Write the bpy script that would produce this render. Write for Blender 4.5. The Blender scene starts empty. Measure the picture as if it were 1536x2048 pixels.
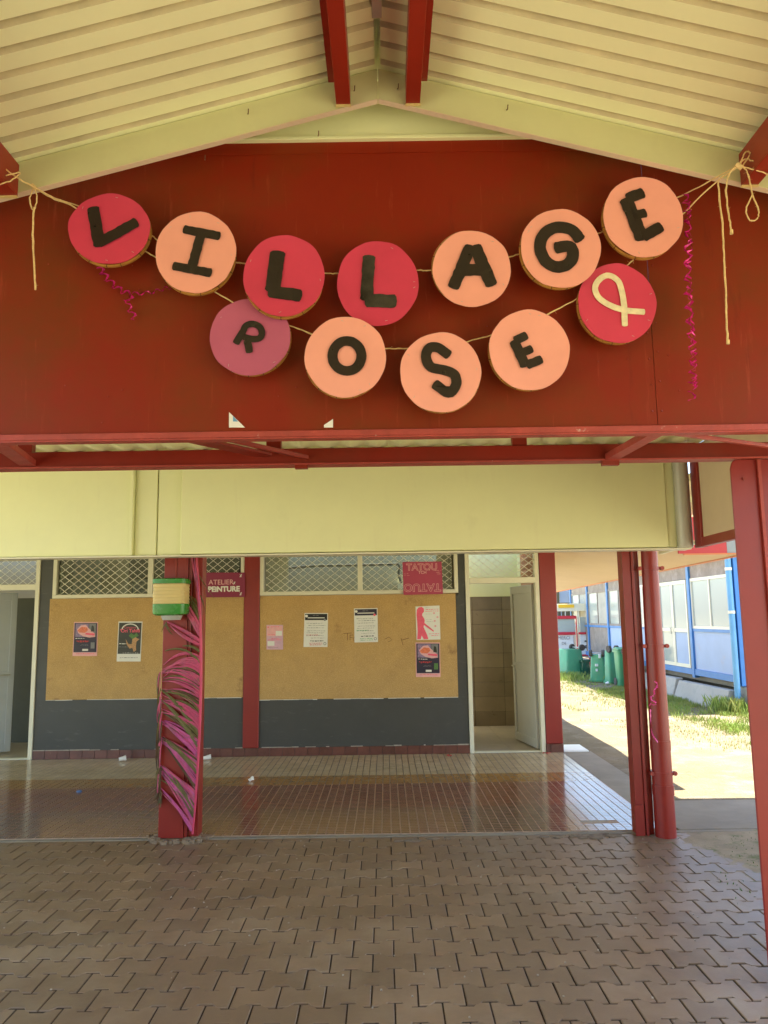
import bpy, bmesh, math, random
from math import sin, cos, pi, radians, sqrt, atan2
from mathutils import Vector, Matrix
random.seed(7)
scene = bpy.context.scene
COL = scene.collection

# ------------------------------------------------------------------ camera
F_PX, EYE = 1538.0, 1.63
PITCH, ROLL = radians(7.85), radians(-0.83)
cam_d = bpy.data.cameras.new('camera'); cam = bpy.data.objects.new('camera', cam_d); COL.objects.link(cam)
cam_d.sensor_fit = 'VERTICAL'; cam_d.sensor_height = 36.0; cam_d.lens = 36.0 * F_PX / 2048.0
cam_d.clip_start = 0.05; cam_d.clip_end = 1200
CAM_M = Matrix.Rotation(pi/2 + PITCH, 3, 'X') @ Matrix.Rotation(ROLL, 3, 'Z')
cam.matrix_world = Matrix.Translation((0, 0, EYE)) @ CAM_M.to_4x4()
scene.camera = cam

# ------------------------------------------------------------------ light
SUN_V = Vector((0.40, 0.02, 1.0)).normalized()       # towards the sun
world = bpy.data.worlds.new('World'); scene.world = world; world.use_nodes = True
wn = world.node_tree.nodes; wl = world.node_tree.links; wn.clear()
wo = wn.new('ShaderNodeOutputWorld'); wb = wn.new('ShaderNodeBackground'); sk = wn.new('ShaderNodeTexSky')
sk.sky_type = 'NISHITA'; sk.sun_disc = False
sk.sun_elevation = math.asin(SUN_V.z); sk.sun_rotation = atan2(SUN_V.x, SUN_V.y)
wb.inputs['Strength'].default_value = 0.15
wl.new(sk.outputs[0], wb.inputs[0]); wl.new(wb.outputs[0], wo.inputs[0])
sd = bpy.data.lights.new('sun', 'SUN'); sd.energy = 5.0; sd.angle = radians(0.5); sd.color = (1.0, 0.93, 0.76)
so = bpy.data.objects.new('sun', sd); COL.objects.link(so)
so.rotation_euler = SUN_V.to_track_quat('Z', 'Y').to_euler(); so.location = (10, 0, 20)
scene.view_settings.view_transform = 'Standard'; scene.view_settings.look = 'None'
scene.view_settings.gamma = 1.0; scene.view_settings.use_curve_mapping = False
scene.view_settings.exposure = 2.28
cy = scene.cycles
cy.max_bounces = 12; cy.diffuse_bounces = 8; cy.glossy_bounces = 4; cy.transmission_bounces = 6
cy.use_denoising = True; cy.sample_clamp_indirect = 6.0; cy.caustics_reflective = False; cy.caustics_refractive = False

# ------------------------------------------------------------------ helpers
def at(px, py, y):
    d = CAM_M @ Vector(((px-768)/F_PX, -(py-1024)/F_PX, -1.0))
    return Vector((0, 0, EYE)) + d*(y/d.y)
def atz(px, py, z):
    d = CAM_M @ Vector(((px-768)/F_PX, -(py-1024)/F_PX, -1.0))
    return Vector((0, 0, EYE)) + d*((z-EYE)/d.z)
def atx(px, py, x):
    d = CAM_M @ Vector(((px-768)/F_PX, -(py-1024)/F_PX, -1.0))
    return Vector((0, 0, EYE)) + d*(x/d.x)
def seen(p):
    v = CAM_M.transposed() @ (Vector(p) - Vector((0, 0, EYE)))
    if v.z > -0.1: return None
    return (768 - F_PX*v.x/v.z, 1024 + F_PX*v.y/v.z, -v.z)

def wloc(o):
    p = Vector((0, 0, 0))
    while o is not None: p += o.location; o = o.parent
    return p
def tag(o, label=None, cat=None, group=None, kind=None):
    if label: o['label'] = label
    if cat: o['category'] = cat
    if group: o['group'] = group
    if kind: o['kind'] = kind
    return o
def thing(name, loc, label, cat, group=None):
    o = bpy.data.objects.new(name, None); COL.objects.link(o); o.location = loc
    o.empty_display_size = 0.1
    return tag(o, label, cat, group)
class MB:
    def __init__(s): s.v = []; s.f = []
    def add(s, vs, fs):
        n = len(s.v); s.v += [tuple(v) for v in vs]; s.f += [tuple(i+n for i in f) for f in fs]; return s
    def box(s, x0, x1, y0, y1, z0, z1):
        return s.add([(x0,y0,z0),(x1,y0,z0),(x1,y1,z0),(x0,y1,z0),(x0,y0,z1),(x1,y0,z1),(x1,y1,z1),(x0,y1,z1)],
                     [(0,3,2,1),(4,5,6,7),(0,1,5,4),(1,2,6,5),(2,3,7,6),(3,0,4,7)])
    def bar(s, a, b, w, h, up=(0,0,1)):
        a = Vector(a); b = Vector(b); d = (b-a).normalized(); u = Vector(up)
        if abs(d.dot(u)) > 0.98: u = Vector((0,1,0))
        r = d.cross(u).normalized(); u = r.cross(d).normalized()
        q = []
        for p in (a, b):
            for sx, sz in ((-1,-1),(1,-1),(1,1),(-1,1)): q.append(p + r*(sx*w/2) + u*(sz*h/2))
        return s.add(q, [(0,1,2,3),(7,6,5,4),(0,4,5,1),(1,5,6,2),(2,6,7,3),(3,7,4,0)])
    def tube(s, pts, r, n=8, cap=True):
        pts = [Vector(p) for p in pts]; rs = r if isinstance(r, (list, tuple)) else [r]*len(pts)
        q = []; k = len(pts); ref = Vector((0.13, 0.37, 0.92)).normalized()
        for i, p in enumerate(pts):
            d = (pts[min(i+1, k-1)] - pts[max(i-1, 0)]).normalized()
            if abs(d.dot(ref)) > 0.95: e = Vector((1,0,0))
            else: e = ref
            a = d.cross(e).normalized(); b = d.cross(a).normalized()
            for j in range(n): q.append(p + (a*cos(2*pi*j/n) + b*sin(2*pi*j/n))*rs[i])
        f = [(i*n+j, i*n+(j+1)%n, (i+1)*n+(j+1)%n, (i+1)*n+j) for i in range(k-1) for j in range(n)]
        if cap: f += [tuple(range(n-1, -1, -1)), tuple((k-1)*n+j for j in range(n))]
        return s.add(q, f)
    def poly_y(s, pts, y0, y1):      # polygon given as (x, z), extruded along y
        n = len(pts)
        q = [(x, y0, z) for x, z in pts] + [(x, y1, z) for x, z in pts]
        return s.add(q, [tuple(range(n)), tuple(range(2*n-1, n-1, -1))] + [(i, n+i, n+(i+1)%n, (i+1)%n) for i in range(n)])
    def poly_z(s, pts, z0, z1):
        n = len(pts)
        q = [(x, y, z1) for x, y in pts] + [(x, y, z0) for x, y in pts]
        return s.add(q, [tuple(range(n)), tuple(range(2*n-1, n-1, -1))] + [(i, n+i, n+(i+1)%n, (i+1)%n) for i in range(n)])
    def poly_x(s, pts, x0, x1):
        n = len(pts)
        q = [(x0, y, z) for y, z in pts] + [(x1, y, z) for y, z in pts]
        return s.add(q, [tuple(range(n)), tuple(range(2*n-1, n-1, -1))] + [(i, n+i, n+(i+1)%n, (i+1)%n) for i in range(n)])
    def mesh(s, name, mat, off=Vector((0,0,0)), bevel=0, smooth=False, seg=1):
        me = bpy.data.meshes.new(name)
        me.from_pydata([(v[0]-off.x, v[1]-off.y, v[2]-off.z) for v in s.v], [], s.f)
        bm = bmesh.new(); bm.from_mesh(me)
        bmesh.ops.recalc_face_normals(bm, faces=bm.faces)
        if bevel: bmesh.ops.bevel(bm, geom=list(bm.edges), offset=bevel, segments=seg, affect='EDGES', profile=0.7)
        if smooth:
            for f in bm.faces: f.smooth = True
            for e in bm.edges:
                if len(e.link_faces) == 2 and e.calc_face_angle(0) > 0.7: e.smooth = False
        bm.to_mesh(me); bm.free()
        if mat: me.materials.append(mat)
        return me
    def build(s, name, mat, parent=None, bevel=0, smooth=False, seg=1):
        off = wloc(parent) if parent is not None else Vector((0,0,0))
        if parent is None and s.v:
            xs = [v[0] for v in s.v]; ys = [v[1] for v in s.v]; zs = [v[2] for v in s.v]
            off = Vector(((min(xs)+max(xs))/2, (min(ys)+max(ys))/2, min(zs)))
        me = s.mesh(name, mat, off, bevel, smooth, seg)
        o = bpy.data.objects.new(name, me); COL.objects.link(o)
        if parent is not None: o.parent = parent
        else: o.location = off
        return o
def box(name, mat, parent, *a, bevel=0): return MB().box(*a).build(name, mat, parent, bevel)
def inst(name, me, parent, loc, rz=0):
    o = bpy.data.objects.new(name, me); COL.objects.link(o); o.parent = parent
    o.location = Vector(loc) - wloc(parent); o.rotation_euler.z = rz; return o

def mat(name, base, rough=0.6, var=0.12, scale=6.0, bump=0.0, bscale=60.0, spec=0.5, metal=0.0, spots=None, dist=0.01, coat=0.0, streak=None):
    m = bpy.data.materials.new(name); m.use_nodes = True; nt = m.node_tree; N = nt.nodes; L = nt.links
    b = N['Principled BSDF']; b.inputs['Roughness'].default_value = rough; b.inputs['Metallic'].default_value = metal
    b.inputs['Specular IOR Level'].default_value = spec; b.inputs['Coat Weight'].default_value = coat
    b.inputs['Coat Roughness'].default_value = 0.08
    tc = N.new('ShaderNodeTexCoord')
    geo = N.new('ShaderNodeNewGeometry')
    n1 = N.new('ShaderNodeTexNoise'); n1.inputs['Scale'].default_value = scale; n1.inputs['Detail'].default_value = 6; n1.inputs['Roughness'].default_value = 0.65
    L.new(geo.outputs['Position'], n1.inputs['Vector'])
    r = N.new('ShaderNodeValToRGB'); L.new(n1.outputs['Fac'], r.inputs['Fac'])
    r.color_ramp.elements[0].position = 0.3; r.color_ramp.elements[1].position = 0.72
    r.color_ramp.elements[0].color = (*[c*(1-var) for c in base], 1)
    r.color_ramp.elements[1].color = (*[min(1, c*(1+var)) for c in base], 1)
    out = r.outputs['Color']
    def layer(out, colour, sc, lo, hi, stretch=None):
        n = N.new('ShaderNodeTexNoise'); n.inputs['Scale'].default_value = sc; n.inputs['Detail'].default_value = 8; n.inputs['Roughness'].default_value = 0.7
        src = geo.outputs['Position']
        if stretch:
            mp = N.new('ShaderNodeMapping'); mp.inputs['Scale'].default_value = stretch; L.new(src, mp.inputs['Vector']); src = mp.outputs[0]
        L.new(src, n.inputs['Vector'])
        rr = N.new('ShaderNodeMapRange'); rr.inputs['From Min'].default_value = lo; rr.inputs['From Max'].default_value = hi
        L.new(n.outputs['Fac'], rr.inputs['Value'])
        mx = N.new('ShaderNodeMix'); mx.data_type = 'RGBA'
        L.new(rr.outputs[0], mx.inputs['Factor']); L.new(out, mx.inputs['A']); mx.inputs['B'].default_value = (*colour, 1)
        return mx.outputs['Result']
    for sp in (spots or []): out = layer(out, *sp)
    L.new(out, b.inputs['Base Color'])
    rv = N.new('ShaderNodeMapRange'); rv.inputs['To Min'].default_value = max(0.02, rough-0.08); rv.inputs['To Max'].default_value = min(1, rough+0.10)
    n3 = N.new('ShaderNodeTexNoise'); n3.inputs['Scale'].default_value = scale*2.3; n3.inputs['Detail'].default_value = 4
    L.new(geo.outputs['Position'], n3.inputs['Vector']); L.new(n3.outputs['Fac'], rv.inputs['Value']); L.new(rv.outputs[0], b.inputs['Roughness'])
    if bump:
        n2 = N.new('ShaderNodeTexNoise'); n2.inputs['Scale'].default_value = bscale; n2.inputs['Detail'].default_value = 6
        L.new(geo.outputs['Position'], n2.inputs['Vector'])
        bp = N.new('ShaderNodeBump'); bp.inputs['Strength'].default_value = bump; bp.inputs['Distance'].default_value = dist
        L.new(n2.outputs['Fac'], bp.inputs['Height']); L.new(bp.outputs[0], b.inputs['Normal'])
    return m

DIRT = (0.16, 0.12, 0.07)
M = {}
M['cream']   = mat('cream_paint', (0.79, 0.81, 0.48), 0.5, 0.03, 3, 0.08, 9, spots=[((0.68,0.69,0.40), 2.2, 0.62, 0.9), ((0.25,0.2,0.1), 45, 0.74, 0.78), ((0.72,0.71,0.43), 4, 0.58, 0.9, (2.5,1,0.25))])
M['roof']    = mat('roof_sheet_paint', (0.84, 0.86, 0.54), 0.45, 0.03, 2.5, 0.03, 20, spots=[((0.3,0.2,0.1), 60, 0.76, 0.79)])
M['roofshade']= mat('shaded_roof_groove', (0.63, 0.56, 0.35), 0.8, 0.15, 6, 0.1, 20)  # groove shade put into the colour, darker than the sheet
M['soffit']  = mat('soffit_board', (0.68, 0.55, 0.40), 0.7, 0.05, 2, 0.05, 12)
M['rake']    = mat('rake_shaded_cream', (0.60, 0.60, 0.33), 0.5, 0.05, 3, 0.08, 9, spots=[((0.25,0.2,0.1), 45, 0.73, 0.77), ((0.5,0.48,0.27), 1.5, 0.5, 0.8)])  # cream darkened to paint in the shade on the rake face
M['red']     = mat('red_oxide_paint', (0.25, 0.020, 0.008), 0.38, 0.10, 3, 0.06, 14, spots=[((0.16,0.03,0.012), 1.3, 0.5, 0.8), ((0.5,0.33,0.25), 26, 0.745, 0.77)])
M['redpanel']= mat('red_panel_paint', (0.235, 0.017, 0.003), 0.5, 0.08, 1.6, 0.05, 6, spec=0.25, spots=[((0.15,0.033,0.004), 0.8, 0.44, 0.66), ((0.085,0.008,0.004), 3.0, 0.6, 0.85, (3,1,0.4)), ((0.42,0.2,0.13), 55, 0.745, 0.78), ((0.30,0.05,0.02), 5, 0.60, 0.75, (6,1,0.5)), ((0.08,0.02,0.01), 30, 0.73, 0.76)])
M['redpost'] = mat('red_post_paint', (0.26, 0.020, 0.014), 0.35, 0.08, 4, 0.05, 20, spots=[((0.2,0.02,0.02), 2, 0.55, 0.8)])
M['redlip']  = mat('worn_red_edge', (0.36, 0.05, 0.035), 0.5, 0.2, 12, 0.2, 60, spots=[((0.55,0.42,0.36), 20, 0.66, 0.72)])
M['grey']    = mat('dark_grey_wall', (0.060, 0.061, 0.054), 0.5, 0.08, 3, 0.12, 30, spots=[((0.085,0.09,0.08), 2, 0.6, 0.85), ((0.3,0.3,0.28), 50, 0.755, 0.785), ((0.10,0.10,0.09), 5, 0.6, 0.7, (1,1,4))])
M['board']   = mat('chipboard', (0.50, 0.31, 0.105), 0.75, 0.12, 5, 0.10, 120, dist=0.002, spots=[((0.64,0.44,0.19), 90, 0.48, 0.66), ((0.34,0.20,0.07), 140, 0.56, 0.7), ((0.36,0.20,0.07), 1.6, 0.6, 0.9), ((0.30,0.165,0.06), 3.6, 0.60, 0.72), ((0.10,0.05,0.02), 11, 0.715, 0.735)])
M['frame']   = mat('cream_aluminium', (0.76, 0.74, 0.58), 0.4, 0.03, 5)
M['white']   = mat('white_paint', (0.78, 0.80, 0.80), 0.4, 0.04, 5)
M['paper']   = mat('white_paper', (0.80, 0.80, 0.74), 0.8, 0.03, 8)
M['skirt']   = mat('skirting_tile', (0.15, 0.055, 0.04), 0.35, 0.25, 9, spots=[((0.3,0.2,0.15), 14, 0.66, 0.75)])
M['mortar']  = mat('mortar', (0.42, 0.38, 0.32), 0.9, 0.2, 20, 0.5, 80)
M['mortar2']  = mat('dirty_mortar', (0.23, 0.18, 0.13), 0.95, 0.25, 25, 0.6, 90)
M['paver']   = mat('brown_paver', (0.245, 0.168, 0.108), 0.42, 0.14, 2.2, 0.28, 150, dist=0.003, spots=[((0.34,0.26,0.18), 0.9, 0.48, 0.72), ((0.20,0.14,0.10), 1.7, 0.56, 0.8), ((0.36,0.21,0.13), 7, 0.55, 0.95), ((0.16,0.11,0.08), 30, 0.68, 0.78)])
M['bed']     = mat('shaded_sand_joint', (0.050, 0.034, 0.022), 0.95, 0.4, 20, 0.6, 90)  # shade of the paver joints put into the colour, hence near-black
M['tcream']  = mat('cream_floor_tile', (0.54, 0.43, 0.27), 0.13, 0.12, 5, 0.10, 9, dist=0.006, spots=[((0.42,0.32,0.18), 2.0, 0.5, 0.75)], coat=0.2)
M['tochre']  = mat('ochre_floor_tile', (0.36, 0.20, 0.065), 0.14, 0.12, 5, 0.10, 9, dist=0.006, coat=0.2)
M['tred']    = mat('red_floor_tile', (0.23, 0.085, 0.048), 0.14, 0.20, 6, 0.10, 9, dist=0.006, spots=[((0.13,0.05,0.03), 3.0, 0.5, 0.75)], coat=0.2)
M['tdark']   = mat('dark_floor_tile', (0.16, 0.090, 0.060), 0.15, 0.25, 6, 0.10, 9, dist=0.006, spots=[((0.17,0.10,0.07), 3.0, 0.5, 0.75)], coat=0.2)
M['groutL']  = mat('pale_grout', (0.40, 0.29, 0.21), 0.7, 0.2, 20)
M['groutD']  = mat('dark_grout', (0.13, 0.10, 0.07), 0.7, 0.2, 20)
M['conc']    = mat('concrete', (0.26, 0.235, 0.19), 0.85, 0.15, 3, 0.3, 70, dist=0.004, spots=[((0.20,0.18,0.14), 1.3, 0.5, 0.8), ((0.42,0.4,0.34), 25, 0.66, 0.75)])
M['dirt']    = mat('sandy_yard', (0.165, 0.128, 0.075), 0.95, 0.3, 1.4, 0.7, 40, dist=0.02, spots=[((0.23,0.195,0.14), 2.2, 0.5, 0.7), ((0.09,0.07,0.035), 14, 0.58, 0.72)])
M['ground']  = mat('open_ground', (0.43, 0.39, 0.26), 0.95, 0.15, 0.5, 0.4, 10, dist=0.03)
M['grass']   = mat('grass_blades', (0.22, 0.32, 0.05), 0.6, 0.4, 1.5, spots=[((0.40,0.36,0.10), 3.5, 0.45, 0.7)])
M['blue']    = mat('blue_paint', (0.05, 0.21, 0.52), 0.45, 0.10, 4, spots=[((0.3,0.4,0.5), 30, 0.68, 0.75)])
M['pipeblue']= mat('pipe_blue', (0.14, 0.38, 0.62), 0.4, 0.10, 4)
M['palebl']  = mat('pale_blue_panel', (0.36, 0.47, 0.66), 0.6, 0.06, 2, spots=[((0.44,0.42,0.5), 3, 0.6, 0.8)])
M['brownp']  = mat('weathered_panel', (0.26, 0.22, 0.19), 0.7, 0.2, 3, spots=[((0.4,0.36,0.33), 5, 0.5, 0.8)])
M['green']   = mat('green_bin_plastic', (0.08, 0.34, 0.17), 0.4, 0.12, 4, spots=[((0.14,0.30,0.16), 3, 0.5, 0.75)])
M['rubber']  = mat('black_rubber', (0.07, 0.06, 0.05), 0.7, 0.2, 20, spots=[((0.22,0.17,0.13), 30, 0.55, 0.7)])
M['kred']    = mat('signal_red', (0.55, 0.03, 0.05), 0.35, 0.08, 5)
M['yellow']  = mat('yellow_sign', (0.8, 0.48, 0.02), 0.5, 0.05, 5)
M['black']   = mat('black_paint', (0.018, 0.011, 0.007), 0.30, 0.3, 14, 0.15, 60)
M['blackg']  = mat('glossy_sheen_black', (0.045, 0.042, 0.030), 0.16, 0.7, 9, 0.15, 40)  # greyer mottled base imitates the light sheen on the glossy letter
M['blackm']  = mat('black_ink', (0.02, 0.02, 0.02), 0.7, 0.1, 10)
M['rose']    = mat('deep_rose_card', (0.60, 0.040, 0.095), 0.5, 0.07, 6, 0.10, 5, dist=0.02)
M['peach']   = mat('peach_card', (0.86, 0.37, 0.285), 0.6, 0.04, 6, 0.10, 5, dist=0.02)
M['mauve']   = mat('mauve_card', (0.46, 0.095, 0.18), 0.55, 0.05, 6, 0.10, 5, dist=0.02)
M['ivory']   = mat('ivory_brush_paint', (0.76, 0.68, 0.44), 0.5, 0.18, 30)
M['bamboo']  = mat('bamboo', (0.42, 0.21, 0.045), 0.35, 0.3, 18)
M['node']    = mat('bamboo_node', (0.12, 0.05, 0.015), 0.5, 0.3, 18)
M['twine']   = mat('jute_twine', (0.74, 0.56, 0.26), 0.9, 0.2, 90, 0.8, 300, dist=0.003)
M['foil']    = mat('pink_foil', (0.80, 0.03, 0.30), 0.22, 0.45, 45, metal=0.2)
M['foilp']   = mat('pink_ribbon', (0.85, 0.10, 0.40), 0.3, 0.1, 30)
M['leafp']   = mat('pink_painted_leaf', (0.52, 0.075, 0.17), 0.5, 0.22, 16, spots=[((0.26,0.09,0.13), 12, 0.5, 0.7)])
M['leafp2']  = mat('magenta_painted_leaf', (0.50, 0.08, 0.26), 0.5, 0.22, 16, spots=[((0.22,0.10,0.12), 12, 0.5, 0.7)])
M['leafg']   = mat('dry_green_leaf', (0.13, 0.115, 0.035), 0.6, 0.3, 16)
M['leafb']   = mat('dry_brown_leaf', (0.10, 0.055, 0.022), 0.7, 0.3, 16)
M['rachis']  = mat('pink_rachis', (0.62, 0.06, 0.14), 0.45, 0.1, 14)
M['lgreen']  = mat('bright_green_plastic', (0.04, 0.25, 0.035), 0.25, 0.05, 10)
M['lcream']  = mat('cream_plastic', (0.66, 0.52, 0.22), 0.3, 0.04, 10)
M['lgrey']   = mat('grey_plastic', (0.42, 0.43, 0.40), 0.4, 0.05, 10)
M['door']    = mat('grey_aluminium_door', (0.62, 0.62, 0.56), 0.4, 0.04, 4)
M['doorL']   = mat('blue_grey_door', (0.46, 0.50, 0.52), 0.4, 0.04, 4)
M['wtile']   = mat('brown_wall_tile', (0.25, 0.20, 0.15), 0.3, 0.14, 3)
M['ftile']   = mat('beige_floor_tile', (0.46, 0.39, 0.29), 0.6, 0.08, 3)
M['room']    = mat('room_wall_paint', (0.36, 0.33, 0.22), 0.7, 0.05, 3)
M['roomd']   = mat('dark_room_paint', (0.10, 0.10, 0.07), 0.7, 0.1, 3)
M['brick']   = mat('terracotta_block', (0.60, 0.36, 0.22), 0.8, 0.12, 8)
M['sign']    = mat('maroon_sign_board', (0.25, 0.020, 0.065), 0.55, 0.05, 6)
M['sign2']   = mat('raspberry_sign_board', (0.44, 0.055, 0.115), 0.55, 0.05, 6)
M['cable']   = mat('black_cable', (0.015, 0.015, 0.015), 0.5)
M['navy']    = mat('poster_navy', (0.028, 0.022, 0.045), 0.5)
M['pdark']   = mat('poster_black', (0.030, 0.032, 0.020), 0.45)
M['pviolet'] = mat('poster_violet', (0.28, 0.20, 0.33), 0.5, 0.4, 60)
M['porange'] = mat('poster_orange', (0.80, 0.20, 0.10), 0.5, 0.35, 80)
M['ppink']   = mat('poster_pink', (0.80, 0.44, 0.44), 0.6, 0.08, 30)
M['photpink']= mat('print_hot_pink', (0.85, 0.12, 0.20), 0.6, 0.1, 30)
M['plilac']  = mat('poster_lilac', (0.66, 0.42, 0.52), 0.6, 0.1, 30)
M['skin']    = mat('print_tan', (0.52, 0.30, 0.14), 0.6, 0.35, 90)
M['pgreen']  = mat('print_green', (0.10, 0.22, 0.06), 0.6, 0.35, 90)
M['inkgrey'] = mat('print_grey', (0.22, 0.22, 0.22), 0.6)
M['inkred']  = mat('print_red', (0.6, 0.05, 0.05), 0.6)
M['inkgreen']= mat('print_pale_green', (0.15, 0.45, 0.22), 0.6)
M['cupw']    = mat('white_plastic', (0.82, 0.82, 0.80), 0.3, 0.03)
M['bluecap'] = mat('blue_plastic', (0.05, 0.15, 0.4), 0.3)
M['petal']   = mat('red_petal', (0.6, 0.03, 0.05), 0.5)
M['pinkbd']  = mat('pink_fascia_paint', (0.62, 0.07, 0.12), 0.5, 0.05, 3)
M['orangetrim']= mat('salmon_edge_trim', (0.75, 0.30, 0.16), 0.5, 0.05, 3)
M['metal']   = mat('galvanised_metal', (0.50, 0.50, 0.44), 0.45, 0.08, 3, metal=0.3)
M['stone']   = mat('pale_foundation_concrete', (0.46, 0.44, 0.38), 0.9, 0.12, 2, 0.35, 25, spots=[((0.32,0.33,0.28), 4, 0.5, 0.75)])
def add_object_variation(m, lo, hi):
    nt = m.node_tree; N = nt.nodes; L = nt.links; b = N['Principled BSDF']; src = b.inputs['Base Color'].links[0].from_socket
    oi = N.new('ShaderNodeObjectInfo'); mr = N.new('ShaderNodeMapRange'); mr.inputs['To Min'].default_value = lo; mr.inputs['To Max'].default_value = hi
    L.new(oi.outputs['Random'], mr.inputs['Value']); hs = N.new('ShaderNodeHueSaturation'); L.new(src, hs.inputs['Color']); L.new(mr.outputs[0], hs.inputs['Value']); L.new(hs.outputs[0], b.inputs['Base Color'])
for k_ in ('paver', 'wtile', 'skirt', 'tred', 'tdark'): add_object_variation(M[k_], 0.84, 1.12)
def glass(name, tint, alpha, rough=0.05):
    m = bpy.data.materials.new(name); m.use_nodes = True; nt = m.node_tree; N = nt.nodes; L = nt.links
    N.remove(N['Principled BSDF']); o = N['Material Output']
    g = N.new('ShaderNodeBsdfGlossy'); g.inputs['Roughness'].default_value = rough
    t = N.new('ShaderNodeBsdfTransparent'); t.inputs['Color'].default_value = (*tint, 1)
    d = N.new('ShaderNodeBsdfDiffuse'); d.inputs['Color'].default_value = (*tint, 1)
    fr = N.new('ShaderNodeFresnel'); fr.inputs['IOR'].default_value = 1.5
    m1 = N.new('ShaderNodeMixShader'); m1.inputs[0].default_value = alpha; L.new(t.outputs[0], m1.inputs[1]); L.new(d.outputs[0], m1.inputs[2])
    m2 = N.new('ShaderNodeMixShader'); L.new(fr.outputs[0], m2.inputs[0]); L.new(m1.outputs[0], m2.inputs[1]); L.new(g.outputs[0], m2.inputs[2])
    L.new(m2.outputs[0], o.inputs['Surface']); return m
M['glass'] = glass('window_glass', (0.85, 0.90, 0.85), 0.10)
M['frost'] = glass('frosted_glass', (0.50, 0.56, 0.52), 0.80, 0.12)

# ------------------------------------------------------------------ ground
def sheet(name, m, x0, x1, y0, y1, z, n=1, amp=0.0, parent=None, th=0.0):
    nx = max(1, int(n*(x1-x0))) if n > 1 else 1; ny = max(1, int(n*(y1-y0))) if n > 1 else 1
    vs = []
    for j in range(ny+1):
        for i in range(nx+1):
            x = x0+(x1-x0)*i/nx; y = y0+(y1-y0)*j/ny
            dz = amp*(sin(x*3.1+y*1.7)+sin(x*1.3-y*4.1+1)+0.6*sin(x*7.7+y*6.3)) if amp else 0
            vs.append((x, y, z+dz))
    fs = [(j*(nx+1)+i, j*(nx+1)+i+1, (j+1)*(nx+1)+i+1, (j+1)*(nx+1)+i) for j in range(ny) for i in range(nx)]
    return MB().add(vs, fs).build(name, m, parent, smooth=amp > 0)
tag(sheet('ground', M['ground'], -250, 250, -250, 350, -0.06), 'pale sandy open ground around the buildings', kind='structure')
tag(sheet('yard', M['dirt'], 2.10, 40, 6.32, 60, -0.012, n=4, amp=0.004), 'sunlit sandy yard beyond the right hand column', kind='structure')
apron = MB().box(2.105, 2.45, 7.052, 9.6, -0.05, 0.004).box(2.105, 3.9, 6.33, 7.05, -0.05, 0.0035); tag(apron.build('path', M['conc']), 'grey concrete apron outside the tiled gallery', kind='structure')
tag(MB().box(2.12, 2.42, 9.55, 10.0, -0.02, 0.02).build('concrete_slab', M['white'], bevel=0.004), 'small white slab on the ground beside the end red column', 'slab')

# interlocking pavers: I shaped, 0.202 x 0.163
PX, PY = 0.2023, 0.1625
paving = MB().box(-4.6, 4.6, -1.2, 6.10, -0.05, -0.0052).build('pavement', M['bed']); tag(paving, 'brown interlocking block paving under the canopy', kind='structure')
def paver_mesh(cx=0, cy=0, z=0.0, jit=0.0, mb=None):
    g = 0.0036; hw = PX/2-g; a = PY/2+0.016-0.0062; b = PY/2-0.016-0.0062
    x1, x2 = 0.030, 0.052
    out = [(-hw,-a),(-x2,-a),(-x1,-b),(x1,-b),(x2,-a),(hw,-a),(hw,a),(x2,a),(x1,b),(-x1,b),(-x2,a),(-hw,a)]
    n = 12; c = 0.0028; q = []
    for (x, y) in out: q.append((cx+x, cy+y, -0.016))
    for (x, y) in out: q.append((cx+x, cy+y, z-c+random.uniform(-jit, jit)*0.3))
    for (x, y) in out: q.append((cx+x*(1-c/hw), cy+y-c*(1 if y > 0 else -1), z))
    f = [tuple(2*n+i for i in range(n))]
    for k in (0, 1): f += [(k*n+i, k*n+(i+1)%n, (k+1)*n+(i+1)%n, (k+1)*n+i) for i in range(n)]
    m = mb or MB(); m.add(q, f); return m
pv_me = paver_mesh().mesh('paver', M['paver'])
cells = []
row0 = 5.967+PY/2
r = 0
while True:
    yc = row0 - r*PY
    if yc < -1.0: break
    for k in range(-28, 14):
        xc = 1.433 - 0.0 + (k + (0.5 if r % 2 else 0))*PX - PX/2
        cells.append((xc, yc))
    r += 1
scored = []
for (x, y) in cells:
    s = seen((x, y, 0)) if y > 1 else None
    sz = (1/s[2]**2) if s and -40 < s[0] < 1576 and s[1] < 2080 else 0
    scored.append((sz*(1 if s is None else (y**-1)), x, y))
scored.sort(key=lambda t: -t[0])
def jz(): return random.gauss(0, 0.0011)
def missing(x, y): return False
rest = MB()
for i, (sz, x, y) in enumerate(scored):
    if missing(x, y): continue
    if i < 290 and sz > 0:
        o = inst('paver', pv_me, paving, (x, y, jz())); o.rotation_euler = (random.gauss(0, .006), random.gauss(0, .006), random.gauss(0, .006))
    else: paver_mesh(x, y, jz(), mb=rest)
tag(rest.build('paver', M['paver'], paving), 'remaining brown interlocking pavers further from the viewer', kind='stuff')
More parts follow.
